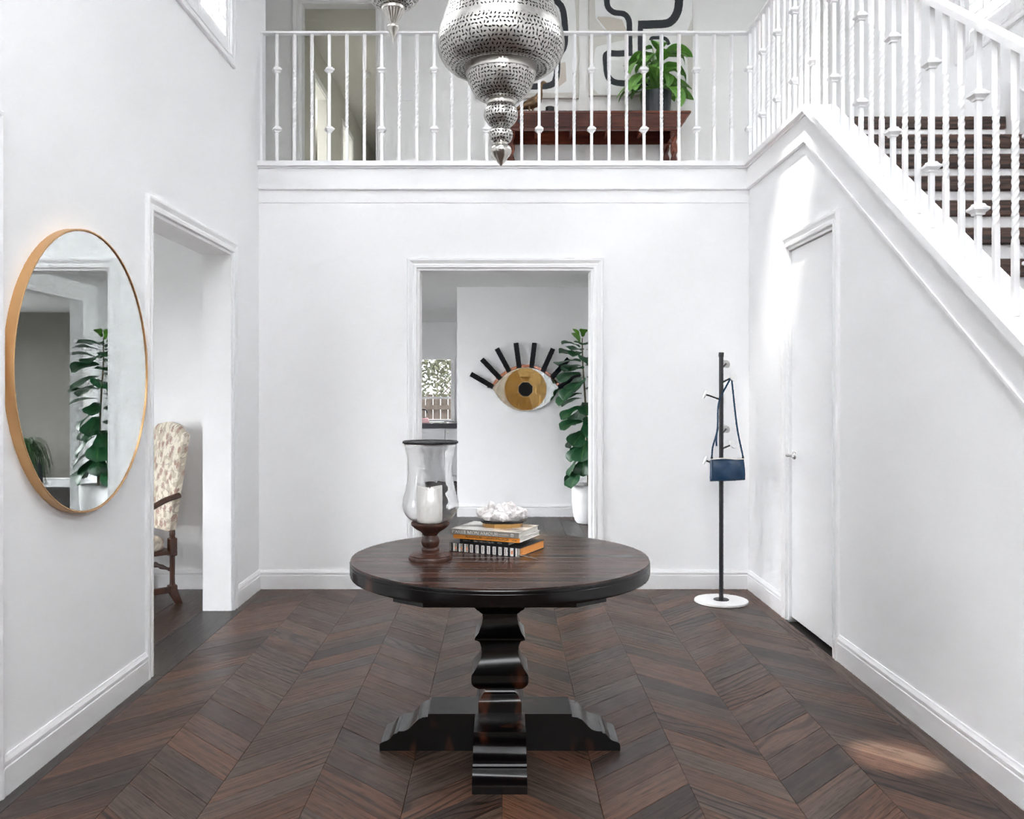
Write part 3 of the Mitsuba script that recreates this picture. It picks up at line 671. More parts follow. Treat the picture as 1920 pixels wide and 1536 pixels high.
# ------------------------------------------------------------------ books, crystal, blade
def book(name, corner, ang, L, W, z0, H, cover, pages, label, hard=0.0022, letters=(), extra=None):
    """corner: the near right corner; the spine runs from it by L along direction u, the leaves by W along w."""
    u = np.array([-math.cos(ang), math.sin(ang), 0]); w = np.array([math.sin(ang), math.cos(ang), 0])
    M = frame((corner[0], corner[1], z0), -u, w, (0, 0, 1))       # local x: back along the spine (0 at the right end, -L at the left)
    k = thing(name, label, 'book', 'stacked books on the round table')
    spine = sg.box(0, 0, 0, 0)
    add('cover', cat(moved(box(-L, 0, 0.0, W, 0, hard, 0.0008), M), moved(box(-L, 0, 0.0, W, H - hard, H, 0.0008), M)), cover[0], k)
    add('spine', moved(box(-L, 0, -0.0015, 0.0018, 0, H, 0.0007), M), cover[1], k)
    add('pages', moved(box(-L + 0.004, -0.004, 0.0018, W - 0.004, hard, H - hard), M), pages, k)
    for txt, x, zc, h, mat, *wide in letters:
        tm = meshkit.text_mesh(txt, h, 0.0004)
        if wide: tm.apply_scale([wide[0], 1, 1])
        tm = moved(tm, frame((0, 0, 0), (1, 0, 0), (0, 0, 1), (0, -1, 0)))
        tm = moved(tm, frame((x - L, -0.0015, zc - h / 2), (1, 0, 0), (0, 1, 0), (0, 0, 1)))
        add('lettering', moved(tm, M), mat, k)
    if extra: extra(k, M, L, H)
    return k
def tiny_print(k, M, x, length, zc, h, mat):
    r_ = random.Random(int(x * 1e5)); q = x; out = []
    while q < x + length:
        w_ = r_.uniform(0.0008, 0.0018)
        out.append(box(q, q + w_, -0.0019, -0.0014, zc - h * r_.uniform(.3, .5), zc + h * r_.uniform(.25, .5))); q += w_ + r_.uniform(0.0005, 0.0011)
    add('small_print', moved(cat(out), M), mat, k)
A = math.radians(25)
scene['mat_print_white'] = pri((0.80, 0.79, 0.76), 0.6)
def stripes(k, M, L, H):
    def bar(a, b_, mat, z0=0.0012, z1=None, y=-0.0020, nm='stripe'):
        add(nm, moved(box(a - L, b_ - L, y, -0.0012, z0, z1 or H - 0.0012), M), mat, k)
    bar(0.0, 0.009, 'mat_grey_spine')
    for i in range(11):
        x = 0.018 + i * 0.0272
        if i < 3:
            bar(x, x + 0.009, 'mat_print_white'); bar(x + 0.009, x + 0.020, 'mat_taupe_print')
            bar(x + 0.010, x + 0.0165, 'mat_coral_print', 0.010, 0.022, -0.0023, 'mark')
        else:
            bar(x, x + 0.0155, 'mat_print_white')
            if i == 10: bar(x + 0.004, x + 0.013, 'mat_coral_print', 0.010, 0.024, -0.0023, 'mark')
            else: bar(x + 0.0055, x + 0.0095, 'mat_taupe_print', 0.005, 0.031, -0.0022, 'small_print')
    bar(L - 0.0205, L - 0.013, 'mat_print_white'); bar(L - 0.011, L - 0.0005, 'mat_taupe_print')
scene['mat_taupe_print'] = pri((0.33, 0.30, 0.26), 0.6)
scene['mat_coral_print'] = pri((0.72, 0.27, 0.13), 0.6)
B1 = (0.074, 3.625)
book('book', B1, A + 0.03, 0.335, 0.25, TZ + 0.0004, 0.037, ('mat_black_matt', 'mat_black'), 'mat_orange_pages', 'thick book with a black and white striped spine, bottom of the stack', extra=stripes)
book('book', (0.026, 3.668), A, 0.228, 0.19, TZ + 0.0376, 0.022, ('mat_black', 'mat_black'), 'mat_paper', 'small black book between the striped and the orange book', letters=[('Man • Nature • Eternity', 0.066, 0.0115, 0.0064, 'mat_print_white')], extra=lambda k, M, L, H: (tiny_print(k, M, -L + 0.016, 0.034, 0.0115, 0.005, 'mat_grey_spine'), tiny_print(k, M, -L + 0.178, 0.020, 0.0115, 0.005, 'mat_print_white')))
book('book', (0.072, 3.621), A - 0.02, 0.305, 0.23, TZ + 0.060, 0.0195, ('mat_print_white', 'mat_orange'), 'mat_paper', 'book with an orange spine, second from the top of the stack', letters=[('PLAYGROUND • JAMES MOLLISON', 0.058, 0.0098, 0.0085, 'mat_black_matt')], extra=lambda k, M, L, H: tiny_print(k, M, -0.034, 0.022, 0.008, 0.003, 'mat_black_matt'))
def press_mark(k, M, L, H):
    add('label', moved(box(-0.035, -0.022, -0.0022, -0.0014, 0.0055, 0.0165), M), 'mat_print_white', k)
    add('emblem', moved(cat([box(-0.0325 + q * 0.0032, -0.0307 + q * 0.0032, -0.0025, -0.0021, 0.0072, 0.0148) for q in range(3)]), M), 'mat_black', k)
    tiny_print(k, M, -L + 0.222, 0.046, 0.0112, 0.0035, 'mat_print_white')
book('book', (0.068, 3.614), A - 0.035, 0.312, 0.235, TZ + 0.080, 0.0225, ('mat_grey_cover', 'mat_grey_spine'), 'mat_paper', 'grey book with a photographic cover, top of the stack', letters=[('PARIS MON AMOUR', 0.007, 0.0112, 0.0125, 'mat_print_white', 1.28)], extra=press_mark)
ZB = TZ + 0.1027
q = thing('crystal_cluster', 'white quartz crystal cluster on a brass base, on top of the books', 'crystal')
hexa = [(0.088 * math.cos(a) * 1.0, 0.058 * math.sin(a)) for a in (0.15, 1.0, 2.1, 3.0, 3.7, 4.3, 5.1, 5.75)]
CQ = (0.002, 3.795)
add('base', prism(hexa, (CQ[0], CQ[1], ZB), (1, 0, 0), (0, 1, 0), (0, 0, 1), 0.017), 'mat_brass', q, smooth=False, label='faceted brass base')
add('tray', hull([(CQ[0] + a * 1.06, CQ[1] + b * 1.06, ZB + 0.017) for a, b in hexa] + [(CQ[0] + a * 1.22, CQ[1] + b * 1.2, ZB + 0.026) for a, b in hexa]), 'mat_black', q)
rk = trimesh.creation.icosphere(3)
v = np.asarray(rk.vertices); v = v * (1 + 0.35 * (meshkit.fbm(v * 3 + 5, 3, 2) - 0.5))[:, None] * np.array([0.094, 0.065, 0.036]) + np.array([CQ[0], CQ[1], ZB + 0.048])
add('rock', mesh_of(v, rk.faces), 'mat_quartz', q, smooth=40)
def crystal(L, r):
    ring = lambda rad, z: [(rad * math.cos(a + .3), rad * math.sin(a + .3), z) for a in np.arange(6) * math.pi / 3]
    return hull(ring(r * 0.86, 0) + ring(r, L * 0.72) + [(r * 0.12, 0.05 * r, L)])
r2 = random.Random(11)
shapes = [crystal(1.0, w) for w in (0.26, 0.34, 0.42)]
srcs = {}
for i in range(120):
    a = r2.uniform(0, 2 * math.pi); e = r2.uniform(0.05, 1.35) ** 1.0
    dx, dy, dz = math.cos(a) * math.cos(e), math.sin(a) * math.cos(e), math.sin(e)
    p0 = np.array([CQ[0] + 0.075 * dx, CQ[1] + 0.050 * dy, ZB + 0.040 + 0.020 * dz])
    L = r2.uniform(0.024, 0.046)
    if i == 0: p0, (dx, dy, dz), L = np.array([CQ[0] - 0.038, CQ[1] - 0.02, ZB + 0.060]), (-0.25, -0.2, 0.95), 0.060
    if i == 1: p0, (dx, dy, dz), L = np.array([CQ[0] + 0.030, CQ[1] - 0.015, ZB + 0.058]), (0.22, -0.1, 0.97), 0.056
    if i == 2: p0, (dx, dy, dz), L = np.array([CQ[0] - 0.080, CQ[1] - 0.015, ZB + 0.045]), (-0.62, -0.1, 0.75), 0.046
    if i == 3: p0, (dx, dy, dz), L = np.array([CQ[0] + 0.080, CQ[1] - 0.015, ZB + 0.045]), (0.55, -0.1, 0.82), 0.044
    ez = np.array([dx, dy, dz]) / math.sqrt(dx * dx + dy * dy + dz * dz)
    ex = np.cross(ez, [0.3, 0.9, 0.2]); ex /= np.linalg.norm(ex); ey = np.cross(ez, ex)
    M = frame(p0, ex * L, ey * L, ez * L); k = i % 3
    tw = T(M.tolist())
    if k not in srcs: srcs[k] = add('crystal_point', shapes[k], 'mat_quartz', q, to_world=tw)
    else: reuse('crystal_point', srcs[k], q, tw)
bl = [(0, -0.007), (0.045, -0.0075), (0.085, -0.003), (0.096, 0.001), (0.05, 0.007), (0, 0.007)]
bd_, bn_ = np.array([0.826, -0.551, -0.115]), np.array([0.551, 0.826, 0.0])
bm = prism(bl, (0.068, 3.622, TZ + 0.0135), bd_ / np.linalg.norm(bd_), bn_ / np.linalg.norm(bn_), (0.08, -0.05, 0.99), 0.0018)
o = thing('letter_opener', 'slim silver blade lying against the striped book', 'letter opener')
add('blade', bm, 'mat_nickel', o)

# ------------------------------------------------------------------ round mirror
MY, MZ, MR = 3.765, 1.540, 0.600
Mx = frame((XL, MY, MZ), (0, 1, 0), (0, 0, 1), (1, 0, 0))
m_ = thing('wall_mirror', 'large round mirror with a thin brushed gold frame on the left wall', 'mirror')
add('mirror_frame', moved(lathe([(MR - 0.012, 0.0), (MR, 0.0), (MR, 0.039), (MR - 0.0015, 0.0405), (MR - 0.0055, 0.0405), (MR - 0.007, 0.039), (MR - 0.007, 0.033), (MR - 0.012, 0.033), (MR - 0.012, 0.0)], 160), Mx), 'mat_gold_frame', m_, smooth=35)
add('mirror_glass', moved(lathe([(MR - 0.009, 0.010), (MR - 0.009, 0.035), (0.0, 0.035)], 128), Mx), 'mat_mirror', m_)

# ------------------------------------------------------------------ coat stand and bag
CX, CY = 1.516, 6.09
c = thing('coat_stand', 'slim black coat stand with white disc pegs on a round white base', 'coat stand')
add('base', lathe([(0.179, 0.0005), (0.183, 0.003), (0.183, 0.013), (0.180, 0.016), (0, 0.016)], 72, (CX, CY, 0)), 'mat_white_enamel', c, smooth=35, label='round white base')
add('flange', lathe([(0.053, 0.016), (0.053, 0.019), (0.050, 0.021), (0, 0.021)], 40, (CX, CY, 0)), 'mat_black', c, smooth=35)
add('pole', lathe([(0.0150, 0.02), (0.0150, 1.700)], 28, (CX, CY, 0)), 'mat_black', c, smooth=35)
add('cap', lathe([(0.0150, 1.697), (0.0175, 1.699), (0.0175, 1.724), (0.0160, 1.727), (0, 1.7275)], 28, (CX, CY, 0)), 'mat_black', c, smooth=35)
for tier in (0.0, -0.458):
    for az, z in ((58, 1.612), (-58, 1.516), (176, 1.398)):
        a = math.radians(az); e = math.radians(20)
        dv = np.array([math.cos(a) * math.cos(e), math.sin(a) * math.cos(e), math.sin(e)])
        p0 = np.array([CX, CY, z + tier])
        pg = add('peg', tube([p0 + dv * 0.010, p0 + dv * 0.112], 0.0055, 12), 'mat_black', c, smooth=35)
        ex = np.cross(dv, [0, 0, 1]); ex /= np.linalg.norm(ex)
        add('disc', moved(lathe([(0.029, 0), (0.031, 0.002), (0.031, 0.008), (0.029, 0.010), (0, 0.010)], 36), frame(p0 + dv * 0.112, ex, np.cross(dv, ex), dv)), 'mat_white_enamel', pg, smooth=35, label='white disc')
HB = (CX + 0.041, CY - 0.092, 1.540)                        # where the strap lies on the upper front peg
BX, BY, BZ0, BZ1 = 1.532, 5.985, 0.848, 1.000
b = thing('handbag', 'navy blue leather crossbody bag hanging by its strap from the coat stand', 'bag')
prof = []
n1, n2 = 26, 18
V, F = [], []
for i in range(n1 + 1):
    u = -1 + 2 * i / n1
    for j in range(n2):
        a = 2 * math.pi * j / n2
        cy, cz = math.cos(a), math.sin(a)
        q = lambda t, k: math.copysign(abs(t) ** k, t)
        zz = q(cz, 0.55); yy = q(cy, 0.75)
        w = (1 - abs(u) ** 14 * 0.25)
        thick = 0.030 * (1 - 0.45 * max(0, zz)) * w
        x = BX + u * 0.113 * (1 - 0.035 * zz)
        z = (BZ0 + BZ1) / 2 + zz * (BZ1 - BZ0) / 2 * (1 - 0.02 * u * u) + 0.004 * u
        y = BY + yy * thick + 0.004 * math.sin(5 * u + 2 * zz) * (1 if yy < 0 else 0)
        V.append((x, y, z))
for i in range(n1):
    for j in range(n2):
        F.append([i * n2 + j, i * n2 + (j + 1) % n2, (i + 1) * n2 + (j + 1) % n2, (i + 1) * n2 + j])
V += [(BX - 0.112, BY, (BZ0 + BZ1) / 2), (BX + 0.112, BY, (BZ0 + BZ1) / 2)]
F3 = [[f[0], f[1], f[2]] for f in F] + [[f[0], f[2], f[3]] for f in F]
F3 += [[(j + 1) % n2, j, len(V) - 2] for j in range(n2)] + [[n1 * n2 + j, n1 * n2 + (j + 1) % n2, len(V) - 1] for j in range(n2)]
add('body', mesh_of(V, F3), 'mat_navy', b, smooth=50)
add('zip', tube(spline([(BX - 0.108, BY - 0.018, BZ1 - 0.004), (BX - 0.03, BY - 0.019, BZ1 + 0.003), (BX + 0.05, BY - 0.017, BZ1 - 0.003), (BX + 0.108, BY - 0.016, BZ1 - 0.001)], 24), 0.0042, 8), 'mat_paper', b, label='cream edge along the open zip')
add('gusset', box(BX - 0.1135, BX - 0.107, BY - 0.028, BY + 0.024, BZ0 + 0.012, BZ1 - 0.01, 0.003), 'mat_navy', b)
for s_ in (-1, 1):
    add('ring', moved(lathe([(0.007 + 0.0018 * math.cos(a), 0.0018 * math.sin(a)) for a in np.linspace(0, 2 * math.pi, 9)], 20), frame((BX + s_ * 0.106, BY, BZ1 + 0.006), (1, 0, 0), (0, 0, 1), (0, 1, 0))), 'mat_black', b)
pts = [(BX + 0.106, BY, BZ1 + 0.012), (BX + 0.066, BY + 0.004, 1.22), (HB[0] + 0.008, HB[1], HB[2] - 0.01), HB, (HB[0] - 0.010, HB[1] - 0.0, HB[2] - 0.012), (CX - 0.022, CY - 0.024, 1.38), (BX - 0.065, BY + 0.012, 1.20), (BX - 0.098, BY + 0.004, 1.08), (BX - 0.106, BY, BZ1 + 0.012)]
add('strap', tube(spline(pts, 90), 0.0058, 8, flat=0.35, up=(0, 1, 0)), 'mat_navy', b, smooth=50)
add('buckle', tube(spline([(BX - 0.063, BY + 0.004, 1.215), (BX - 0.074, BY + 0.002, 1.15), (BX - 0.074, BY + 0.0, 1.085)], 12), 0.0062, 8, flat=0.4, up=(0, 1, 0)), 'mat_navy', b, smooth=50, label='loose end of the strap')

# ------------------------------------------------------------------ eye-shaped mirror in the passage
EX, EZ, EYW = 0.272, 1.488, 10.27
S = 0.0021
e = thing('eye_wall_mirror', 'eye-shaped wall mirror with an amber iris and black glass lashes', 'wall mirror')
def flat(poly, y, t):
    return prism(poly, (EX, y, EZ), (1, 0, 0), (0, 0, 1), (0, -1, 0), t)
def eye_pt(cx, cy): return ((cx - 727) * S, -(cy - 738) * S)
top_arc = spline([eye_pt(543, 733), eye_pt(600, 668), eye_pt(665, 630), eye_pt(730, 618), eye_pt(795, 630), eye_pt(860, 672), eye_pt(914, 735)], 40)
bot_arc = spline([eye_pt(914, 735), eye_pt(870, 800), eye_pt(800, 846), eye_pt(728, 859), eye_pt(655, 846), eye_pt(590, 800), eye_pt(543, 733)], 40)
almond = sg.Polygon(np.vstack([top_arc, bot_arc[1:-1]]))
add('sclera', flat(almond, EYW - 0.022, 0.006), 'mat_mirror', e, label='almond of clear mirror')
add('backing', flat(almond.buffer(-0.02), EYW, 0.022), 'mat_black', e)
Ri, Rp = 0.2466, 0.0835
ring_o = sg.Point(0, 0).buffer(Ri, 48); octa = sg.Polygon([(Rp * 1.06 * math.cos(math.pi / 8 + k * math.pi / 4), Rp * 1.06 * math.sin(math.pi / 8 + k * math.pi / 4)) for k in range(8)])
for k in range(8):
    a0, a1 = math.pi / 8 + k * math.pi / 4, math.pi / 8 + (k + 1) * math.pi / 4
    wedge = sg.Polygon([(0, 0)] + [(0.6 * math.cos(a), 0.6 * math.sin(a)) for a in np.linspace(a0, a1, 5)])
    p = ring_o.intersection(wedge).difference(octa.buffer(0.002)).buffer(-0.0013)
    m = flat(p, EYW - 0.028, 0.005)
    am = (a0 + a1) / 2                                           # each pane is set a little tilted, as in the real thing
    v = np.asarray(m.vertices).copy()
    v[:, 1] += 0.012 * ((v[:, 0] - EX) * math.cos(am) + (v[:, 2] - EZ) * math.sin(am) - 0.16) * (1 + 0.5 * math.sin(k * 2.1))
    add('iris_pane', mesh_of(v, m.faces), 'mat_bronze_mirror', e)
add('iris_back', flat(sg.Point(0, 0).buffer(Ri + 0.002, 48), EYW - 0.0265, 0.0012), 'mat_black', e)
add('pupil', flat(octa.buffer(-0.001), EYW - 0.028, 0.008), 'mat_black_glass', e)
lid = almond.buffer(0.034).difference(almond.buffer(0.003)).intersection(sg.box(-1, 0.035, 1, 1))
LASH = [((548, 726), (424, 654)), ((590, 682), (485, 572)), ((638, 642), (568, 513)), ((692, 621), (674, 482)), ((760, 620), (777, 482)), ((822, 641), (879, 514)), ((872, 675), (966, 570)), ((910, 730), (1030, 652))]
for k, (a, b_) in enumerate(LASH):
    a, b_ = np.array(eye_pt(*a)), np.array(eye_pt(*b_))
    dd = (b_ - a) / np.linalg.norm(b_ - a); qn = np.array([-dd[1], dd[0]]) * 0.028
    quad = [a - qn, b_ - qn, b_ + qn, a + qn]
    ls = add('lash', flat(sg.Polygon(quad), EYW - 0.036, 0.010), 'mat_black_glass', e)
    if k:
        a_p = np.array(eye_pt(*LASH[k - 1][0]))
        w_ = sg.Polygon([(0, -0.05), a_p * 3.0, a * 3.0]).intersection(lid).buffer(-0.0022)
        if not w_.is_empty: add('lid_tile', flat(w_, EYW - 0.016, 0.006), 'mat_copper_mirror', e)
add('fixing', cat([flat(sg.Polygon([np.array(eye_pt(*a)) * 1.15 + np.array(q) for q in ((-.012, -.012), (.012, -.012), (.012, .012), (-.012, .012))]), EYW, 0.036) for a, _ in LASH]), 'mat_black', e)

# ------------------------------------------------------------------ plants
def leaf_mesh(L, W, shape, droop=0.35, fold=0.22, wave=0.03, nl=12, nw=6, seed=0):
    v, uv = [], []
    for i in range(nl + 1):
        t = i / nl
        w = W * np.interp(t, *shape)
        ang = droop * t
        cx = L * (math.sin(ang) / droop if droop else t); cz = -L * ((1 - math.cos(ang)) / droop if droop else 0)
        for j in range(nw + 1):
            s_ = -1 + 2 * j / nw
            z = abs(s_) * w * fold + wave * L * math.sin(9 * t + 2.6 * (1 if s_ > 0 else -1) + seed) * s_ * s_ * (0.3 + t) * 0.6
            v.append((cx + z * math.sin(ang), s_ * w, cz + z * math.cos(ang))); uv.append((0.5 + 0.5 * s_, t))
    f = []
    for i in range(nl):
        for j in range(nw):
            a = i * (nw + 1) + j
            f.append([a, a + 1, a + nw + 2, a + nw + 1])
    v += [(-0.18 * L, 0, 0.02 * L)]; uv.append((0.5, 0))
    return mesh_of(v, f), np.array(uv)
FIG = ([0, .06, .2, .35, .48, .62, .78, .9, .97, 1], [0.02, .30, .46, .50, .62, .86, 1.0, .86, .5, .04])
LILY = ([0, .05, .2, .4, .6, .8, .93, 1], [0.02, .35, .80, 1.0, .90, .58, .22, .0])
def place_leaf(src, name, parent, p, az, el, roll, scale):
    a, e_ = math.radians(az), math.radians(el)
    ex = np.array([math.cos(a) * math.cos(e_), math.sin(a) * math.cos(e_), math.sin(e_)])
    ey = np.cross([0, 0, 1], ex); ey /= np.linalg.norm(ey); ez = np.cross(ex, ey)
    r = math.radians(roll); ey, ez = ey * math.cos(r) + ez * math.sin(r), ez * math.cos(r) - ey * math.sin(r)
    return reuse(name, src, parent, T(frame(p, ex * scale, ey * scale, ez * scale).tolist()))
def prototypes(L, W, shape, mat, **k):
    out = []
    for q in range(3):
        m, uv = leaf_mesh(L, W, shape, seed=q * 2.1, droop=k.get('droop', .35) * (0.7 + 0.4 * q), fold=k.get('fold', .22), wave=k.get('wave', .03))
        out.append(mikit.ply(m, mat, smooth=True, uv=uv))
    return out
PX, PY = 0.965, 9.780
f = thing('fiddle_leaf_fig', 'tall fiddle leaf fig growing from a white pot at the end of the passage', 'plant')
stem = spline([(PX, PY, 0.38), (PX - 0.02, PY - 0.02, 0.8), (PX - 0.04, PY - 0.03, 1.3), (PX - 0.07, PY - 0.03, 1.75), (PX - 0.08, PY - 0.05, 2.05)], 40)
add('trunk', tube(stem, np.linspace(0.016, 0.006, 40), 8), 'mat_stem', f, smooth=50)
fig_src, fig_new = prototypes(0.30, 0.118, FIG, 'mat_fig_leaf', droop=0.65, wave=0.06), prototypes(0.19, 0.062, FIG, 'mat_fig_young')
r3 = random.Random(5)
def leaf_points(tw, src):
    v = meshkit.WRITTEN[src['filename']][0]
    M = np.array(tw.matrix, float)
    return v @ M[:3, :3].T + M[:3, 3]
for i in range(50):
    t = i / 49
    p = stem[int(4 + t * 35)]
    src = fig_new[i % 3] if i >= 47 else fig_src[i % 3]
    key = numbered(f + '__leaf'); scene[key] = src
    for attempt in range(60):
        az = [190, 250, 330, 140, 222, 290, 10, 200, 262, 345, 110][i % 11] + r3.uniform(-20, 20) * (1 + attempt * 0.1)
        el = (55 if i >= 47 else -45 + 75 * t) + r3.uniform(-14, 14)
        ca_ = np.array([math.cos(math.radians(az)), math.sin(math.radians(az)), 0.3])
        pk = place_leaf(key, 'leaf', f, p + 0.035 * ca_, az, el, r3.uniform(-25, 25), r3.uniform(0.85, 1.12) * (1.0 if t < .8 else .85))
        q = leaf_points(scene[pk]['to_world'], src)
        ok = (q[:, 0].max() < 1.19 or q[:, 1].max() < 9.89) and q[:, 1].max() < 10.25 and (q[:, 2].min() > 0.45 or np.hypot(q[:, 0] - PX, q[:, 1] - PY)[q[:, 2] < 0.45].min() > 0.21)
        if ok: break
        del scene[pk]
    if ok: scene[key] = scene.pop(pk)
    else: del scene[key]
pot_w = solid('plant_pot', lathe([(0.10, 0.001), (0.135, 0.004), (0.158, 0.03), (0.178, 0.12), (0.190, 0.24), (0.194, 0.36), (0.194, 0.425), (0.190, 0.430), (0.184, 0.428), (0.182, 0.39), (0, 0.385)], 64, (PX, PY, 0)), 'mat_pot_white', 'tall white planter holding the fiddle leaf fig', 'plant pot', smooth=40)
add('soil', lathe([(0.182, 0.386), (0.17, 0.394), (0, 0.398)], 32, (PX, PY, 0)), 'mat_soil', pot_w)

# hanging fern in the room right of the passage
FX, FY = 2.45, 11.0
pl = solid('fern_pot', lathe([(0.16, 0.0), (0.20, 0.05), (0.21, 0.55), (0.2, 0.56), (0.18, 0.55), (0, 0.54)], 40, (FX, FY, 0)), 'mat_pot_dark', 'dark tall pot under the trailing fern', 'plant pot', smooth=40)
fr = []
for i in range(260):
    a = r3.uniform(0, 2 * math.pi); L = r3.uniform(0.2, 0.36); up = r3.uniform(0.12, 0.34)
    pts = [(FX, FY, 0.54), (FX + L * .35 * math.cos(a), FY + L * .35 * math.sin(a), 0.54 + up), (FX + L * .75 * math.cos(a), FY + L * .75 * math.sin(a), 0.54 + up * .75), (FX + L * math.cos(a), FY + L * math.sin(a), 0.54 - r3.uniform(-.05, .3))]
    fr.append(tube(spline(pts, 9), np.linspace(0.0055, 0.003, 9), 4, flat=0.4))
k = thing('trailing_fern', 'trailing green fern in a dark pot, seen only in the round mirror', 'plant')
add('fronds', cat(fr), 'mat_fern', k, kind='stuff')

# ------------------------------------------------------------------ chair in the room on the left
ca = math.radians(45)
O = np.array([-2.24, 6.00, 0.0])                       # rear leg nearest to the doorway
wv, fv, uz = np.array([-.7071, .7071, 0]), np.array([-.7071, -.7071, 0]), np.array([0, 0, 1.0])
CM = frame(O, fv, wv, uz)                               # local x: forwards, y: across to the far side, z: up
CWD = 0.58
ch = thing('armchair', 'high-backed armchair in floral fabric with dark turned wooden arms and legs', 'chair')
bk = [(0.015, 0.50), (CWD - 0.015, 0.50), (CWD + 0.005, 1.165), (CWD - 0.06, 1.185), (CWD - 0.15, 1.225), (CWD / 2, 1.24), (0.15, 1.225), (0.06, 1.185), (-0.005, 1.165)]
bp = sg.Polygon(bk).buffer(-0.012).buffer(0.012, 8)
lean = math.radians(8)
bm = trimesh.creation.extrude_polygon(bp, 0.056, engine='earcut')
bv, bf = trimesh.remesh.subdivide_to_size(bm.vertices, bm.faces, 0.028, max_iter=8)
wm = trimesh.Trimesh(bv, bf, process=False); wm.merge_vertices(digits_vertex=6)
q = np.asarray(wm.vertices)
dist = np.array([bp.exterior.distance(sg.Point(a, b_)) for a, b_ in q[:, :2]])
x_ = q[:, 2] - 0.028
face = np.clip(np.abs(x_) / 0.028, 0, 1)
x_ = np.sign(x_) * (0.018 + face * 0 + np.where(face > 0.99, 0.010 * np.clip(dist / 0.018, 0, 1) ** 0.5 + np.where(x_ > 0, 0.016, 0.004) * np.clip(dist / 0.20, 0, 1) ** 0.7, 0.0)) * np.where(face > 0.99, 1, face)
V = np.c_[x_ - (q[:, 1] - 0.50) * math.tan(lean), q[:, 0], q[:, 1]]
add('backrest', moved(mesh_of(V, wm.faces), CM), 'mat_floral', ch, smooth=True, uv=np.c_[V[:, 1] + 0.8 * x_, V[:, 2] + 0.4 * x_])
ic = trimesh.creation.icosphere(4)
v = np.asarray(ic.vertices); q = np.sign(v) * np.abs(v) ** np.array([0.35, 0.35, 0.6])
v = q * np.array([0.265, 0.285, 0.060]) + np.array([0.29, CWD / 2, 0.415])
add('seat', moved(mesh_of(v, ic.faces), CM), 'mat_floral', ch, smooth=True, uv=np.c_[v[:, 1], v[:, 0] + v[:, 2]])
def turned(parent, name, p0, p1, prof, n=20):
    p0, p1 = np.array(p0, float), np.array(p1, float); d_ = p1 - p0; L = np.linalg.norm(d_); d_ /= L
    ex = np.cross(d_, [0.3, 0.8, 0.2]); ex /= np.linalg.norm(ex)
    m = lathe([(r, t * L) for t, r in prof], n)
    return add(name, moved(moved(m, frame(p0, ex, np.cross(d_, ex), d_)), CM), 'mat_chair_wood', parent, smooth=35)
def leg(y):
    blk = lambda z0, z1, r, x=0.0: box(x - r, x + r, y - r, y + r, z0, z1, 0.003)
    foot = prism([(-0.022, 0.13), (0.022, 0.13), (0.014, 0.07), (-0.012, 0.03), (-0.030, 0.0), (-0.065, 0.0), (-0.055, 0.03), (-0.034, 0.08)], (0, y - 0.021, 0), (1, 0, 0), (0, 0, 1), (0, 1, 0), 0.042)
    tr = lathe([(0.015, 0.125), (0.020, 0.135), (0.0165, 0.16), (0.0175, 0.33), (0.021, 0.345), (0.021, 0.46), (0.016, 0.465), (0.020, 0.48), (0.0165, 0.51)], 20, (0, y, 0))
    m = cat(foot, blk(0.115, 0.135, 0.026), tr, blk(0.335, 0.455, 0.025))
    return add('rear_leg', moved(m, CM), 'mat_chair_wood', ch, smooth=30)
leg(0.0 + 0.02); leg(CWD - 0.02)
for y in (0.02, CWD - 0.02):
    turned(ch, 'front_leg', (0.53, y, 0.0), (0.53, y, 0.62), [(0, .028), (.08, .030), (.1, .018), (.3, .022), (.5, .017), (.55, .026), (.72, .026), (.75, .016), (.88, .024), (1, .018)])
    add('side_rail', moved(box(-0.02, 0.53, y - 0.013, y + 0.013, 0.085, 0.125, 0.003), CM), 'mat_chair_wood', ch)
    arm = spline([(-0.040, y + (-.022 if y < .3 else .022), 0.745), (0.06, y + (-.026 if y < .3 else .026), 0.720), (0.22, y + (-.03 if y < .3 else .03), 0.655), (0.40, y + (-.03 if y < .3 else .03), 0.635), (0.55, y + (-.03 if y < .3 else .03), 0.645), (0.62, y + (-.03 if y < .3 else .03), 0.615)], 30)
    add('arm', moved(tube(arm, np.linspace(0.026, 0.024, 30), 12, flat=0.75), CM), 'mat_chair_wood', ch, smooth=50)
turned(ch, 'stretcher', (0.0, 0.04, 0.235), (0.0, CWD - 0.04, 0.235), [(0, .010), (.06, .012), (.1, .009), (.3, .017), (.4, .012), (.5, .020), (.6, .012), (.7, .017), (.9, .009), (.94, .012), (1, .010)])
add('seat_rail', moved(box(-0.01, 0.54, 0.01, CWD - 0.01, 0.345, 0.372, 0.004), CM), 'mat_chair_wood', ch)

# ------------------------------------------------------------------ gallery: paintings, console, plant, switch
def canvas(name, X0_, X1_, Z0_, Z1_, label, whites, blacks, sands):
    k = thing(name, label, 'painting')
    y = YG - 0.035
    cv = sg.box(X0_, Z0_, X1_, Z1_)
    add('canvas', box(X0_, X1_, y, YG - 0.001, Z0_, Z1_, 0.003), 'mat_canvas', k)
    def layer(nm, geoms, mat, lift):
        u = shapely.union_all(geoms).intersection(cv.buffer(-0.003))
        add(nm, prism(u, (0, y, 0), (1, 0, 0), (0, 0, 1), (0, -1, 0), lift), mat, k)
    layer('white_field', whites, 'mat_paint_white', 0.0010)
    layer('sand_patch', sands, 'mat_paint_sand', 0.0016)
    layer('black_stroke', blacks, 'mat_paint_black', 0.0024)
def Q(cx, cy): return (cx * 0.00125 + 0.0925, 5.13 - 0.00125 * cy)
def stroke(pts, w): return sg.LineString(spline([Q(*p) for p in pts], 40)).buffer(w * 0.00125 / 2, cap_style='flat')
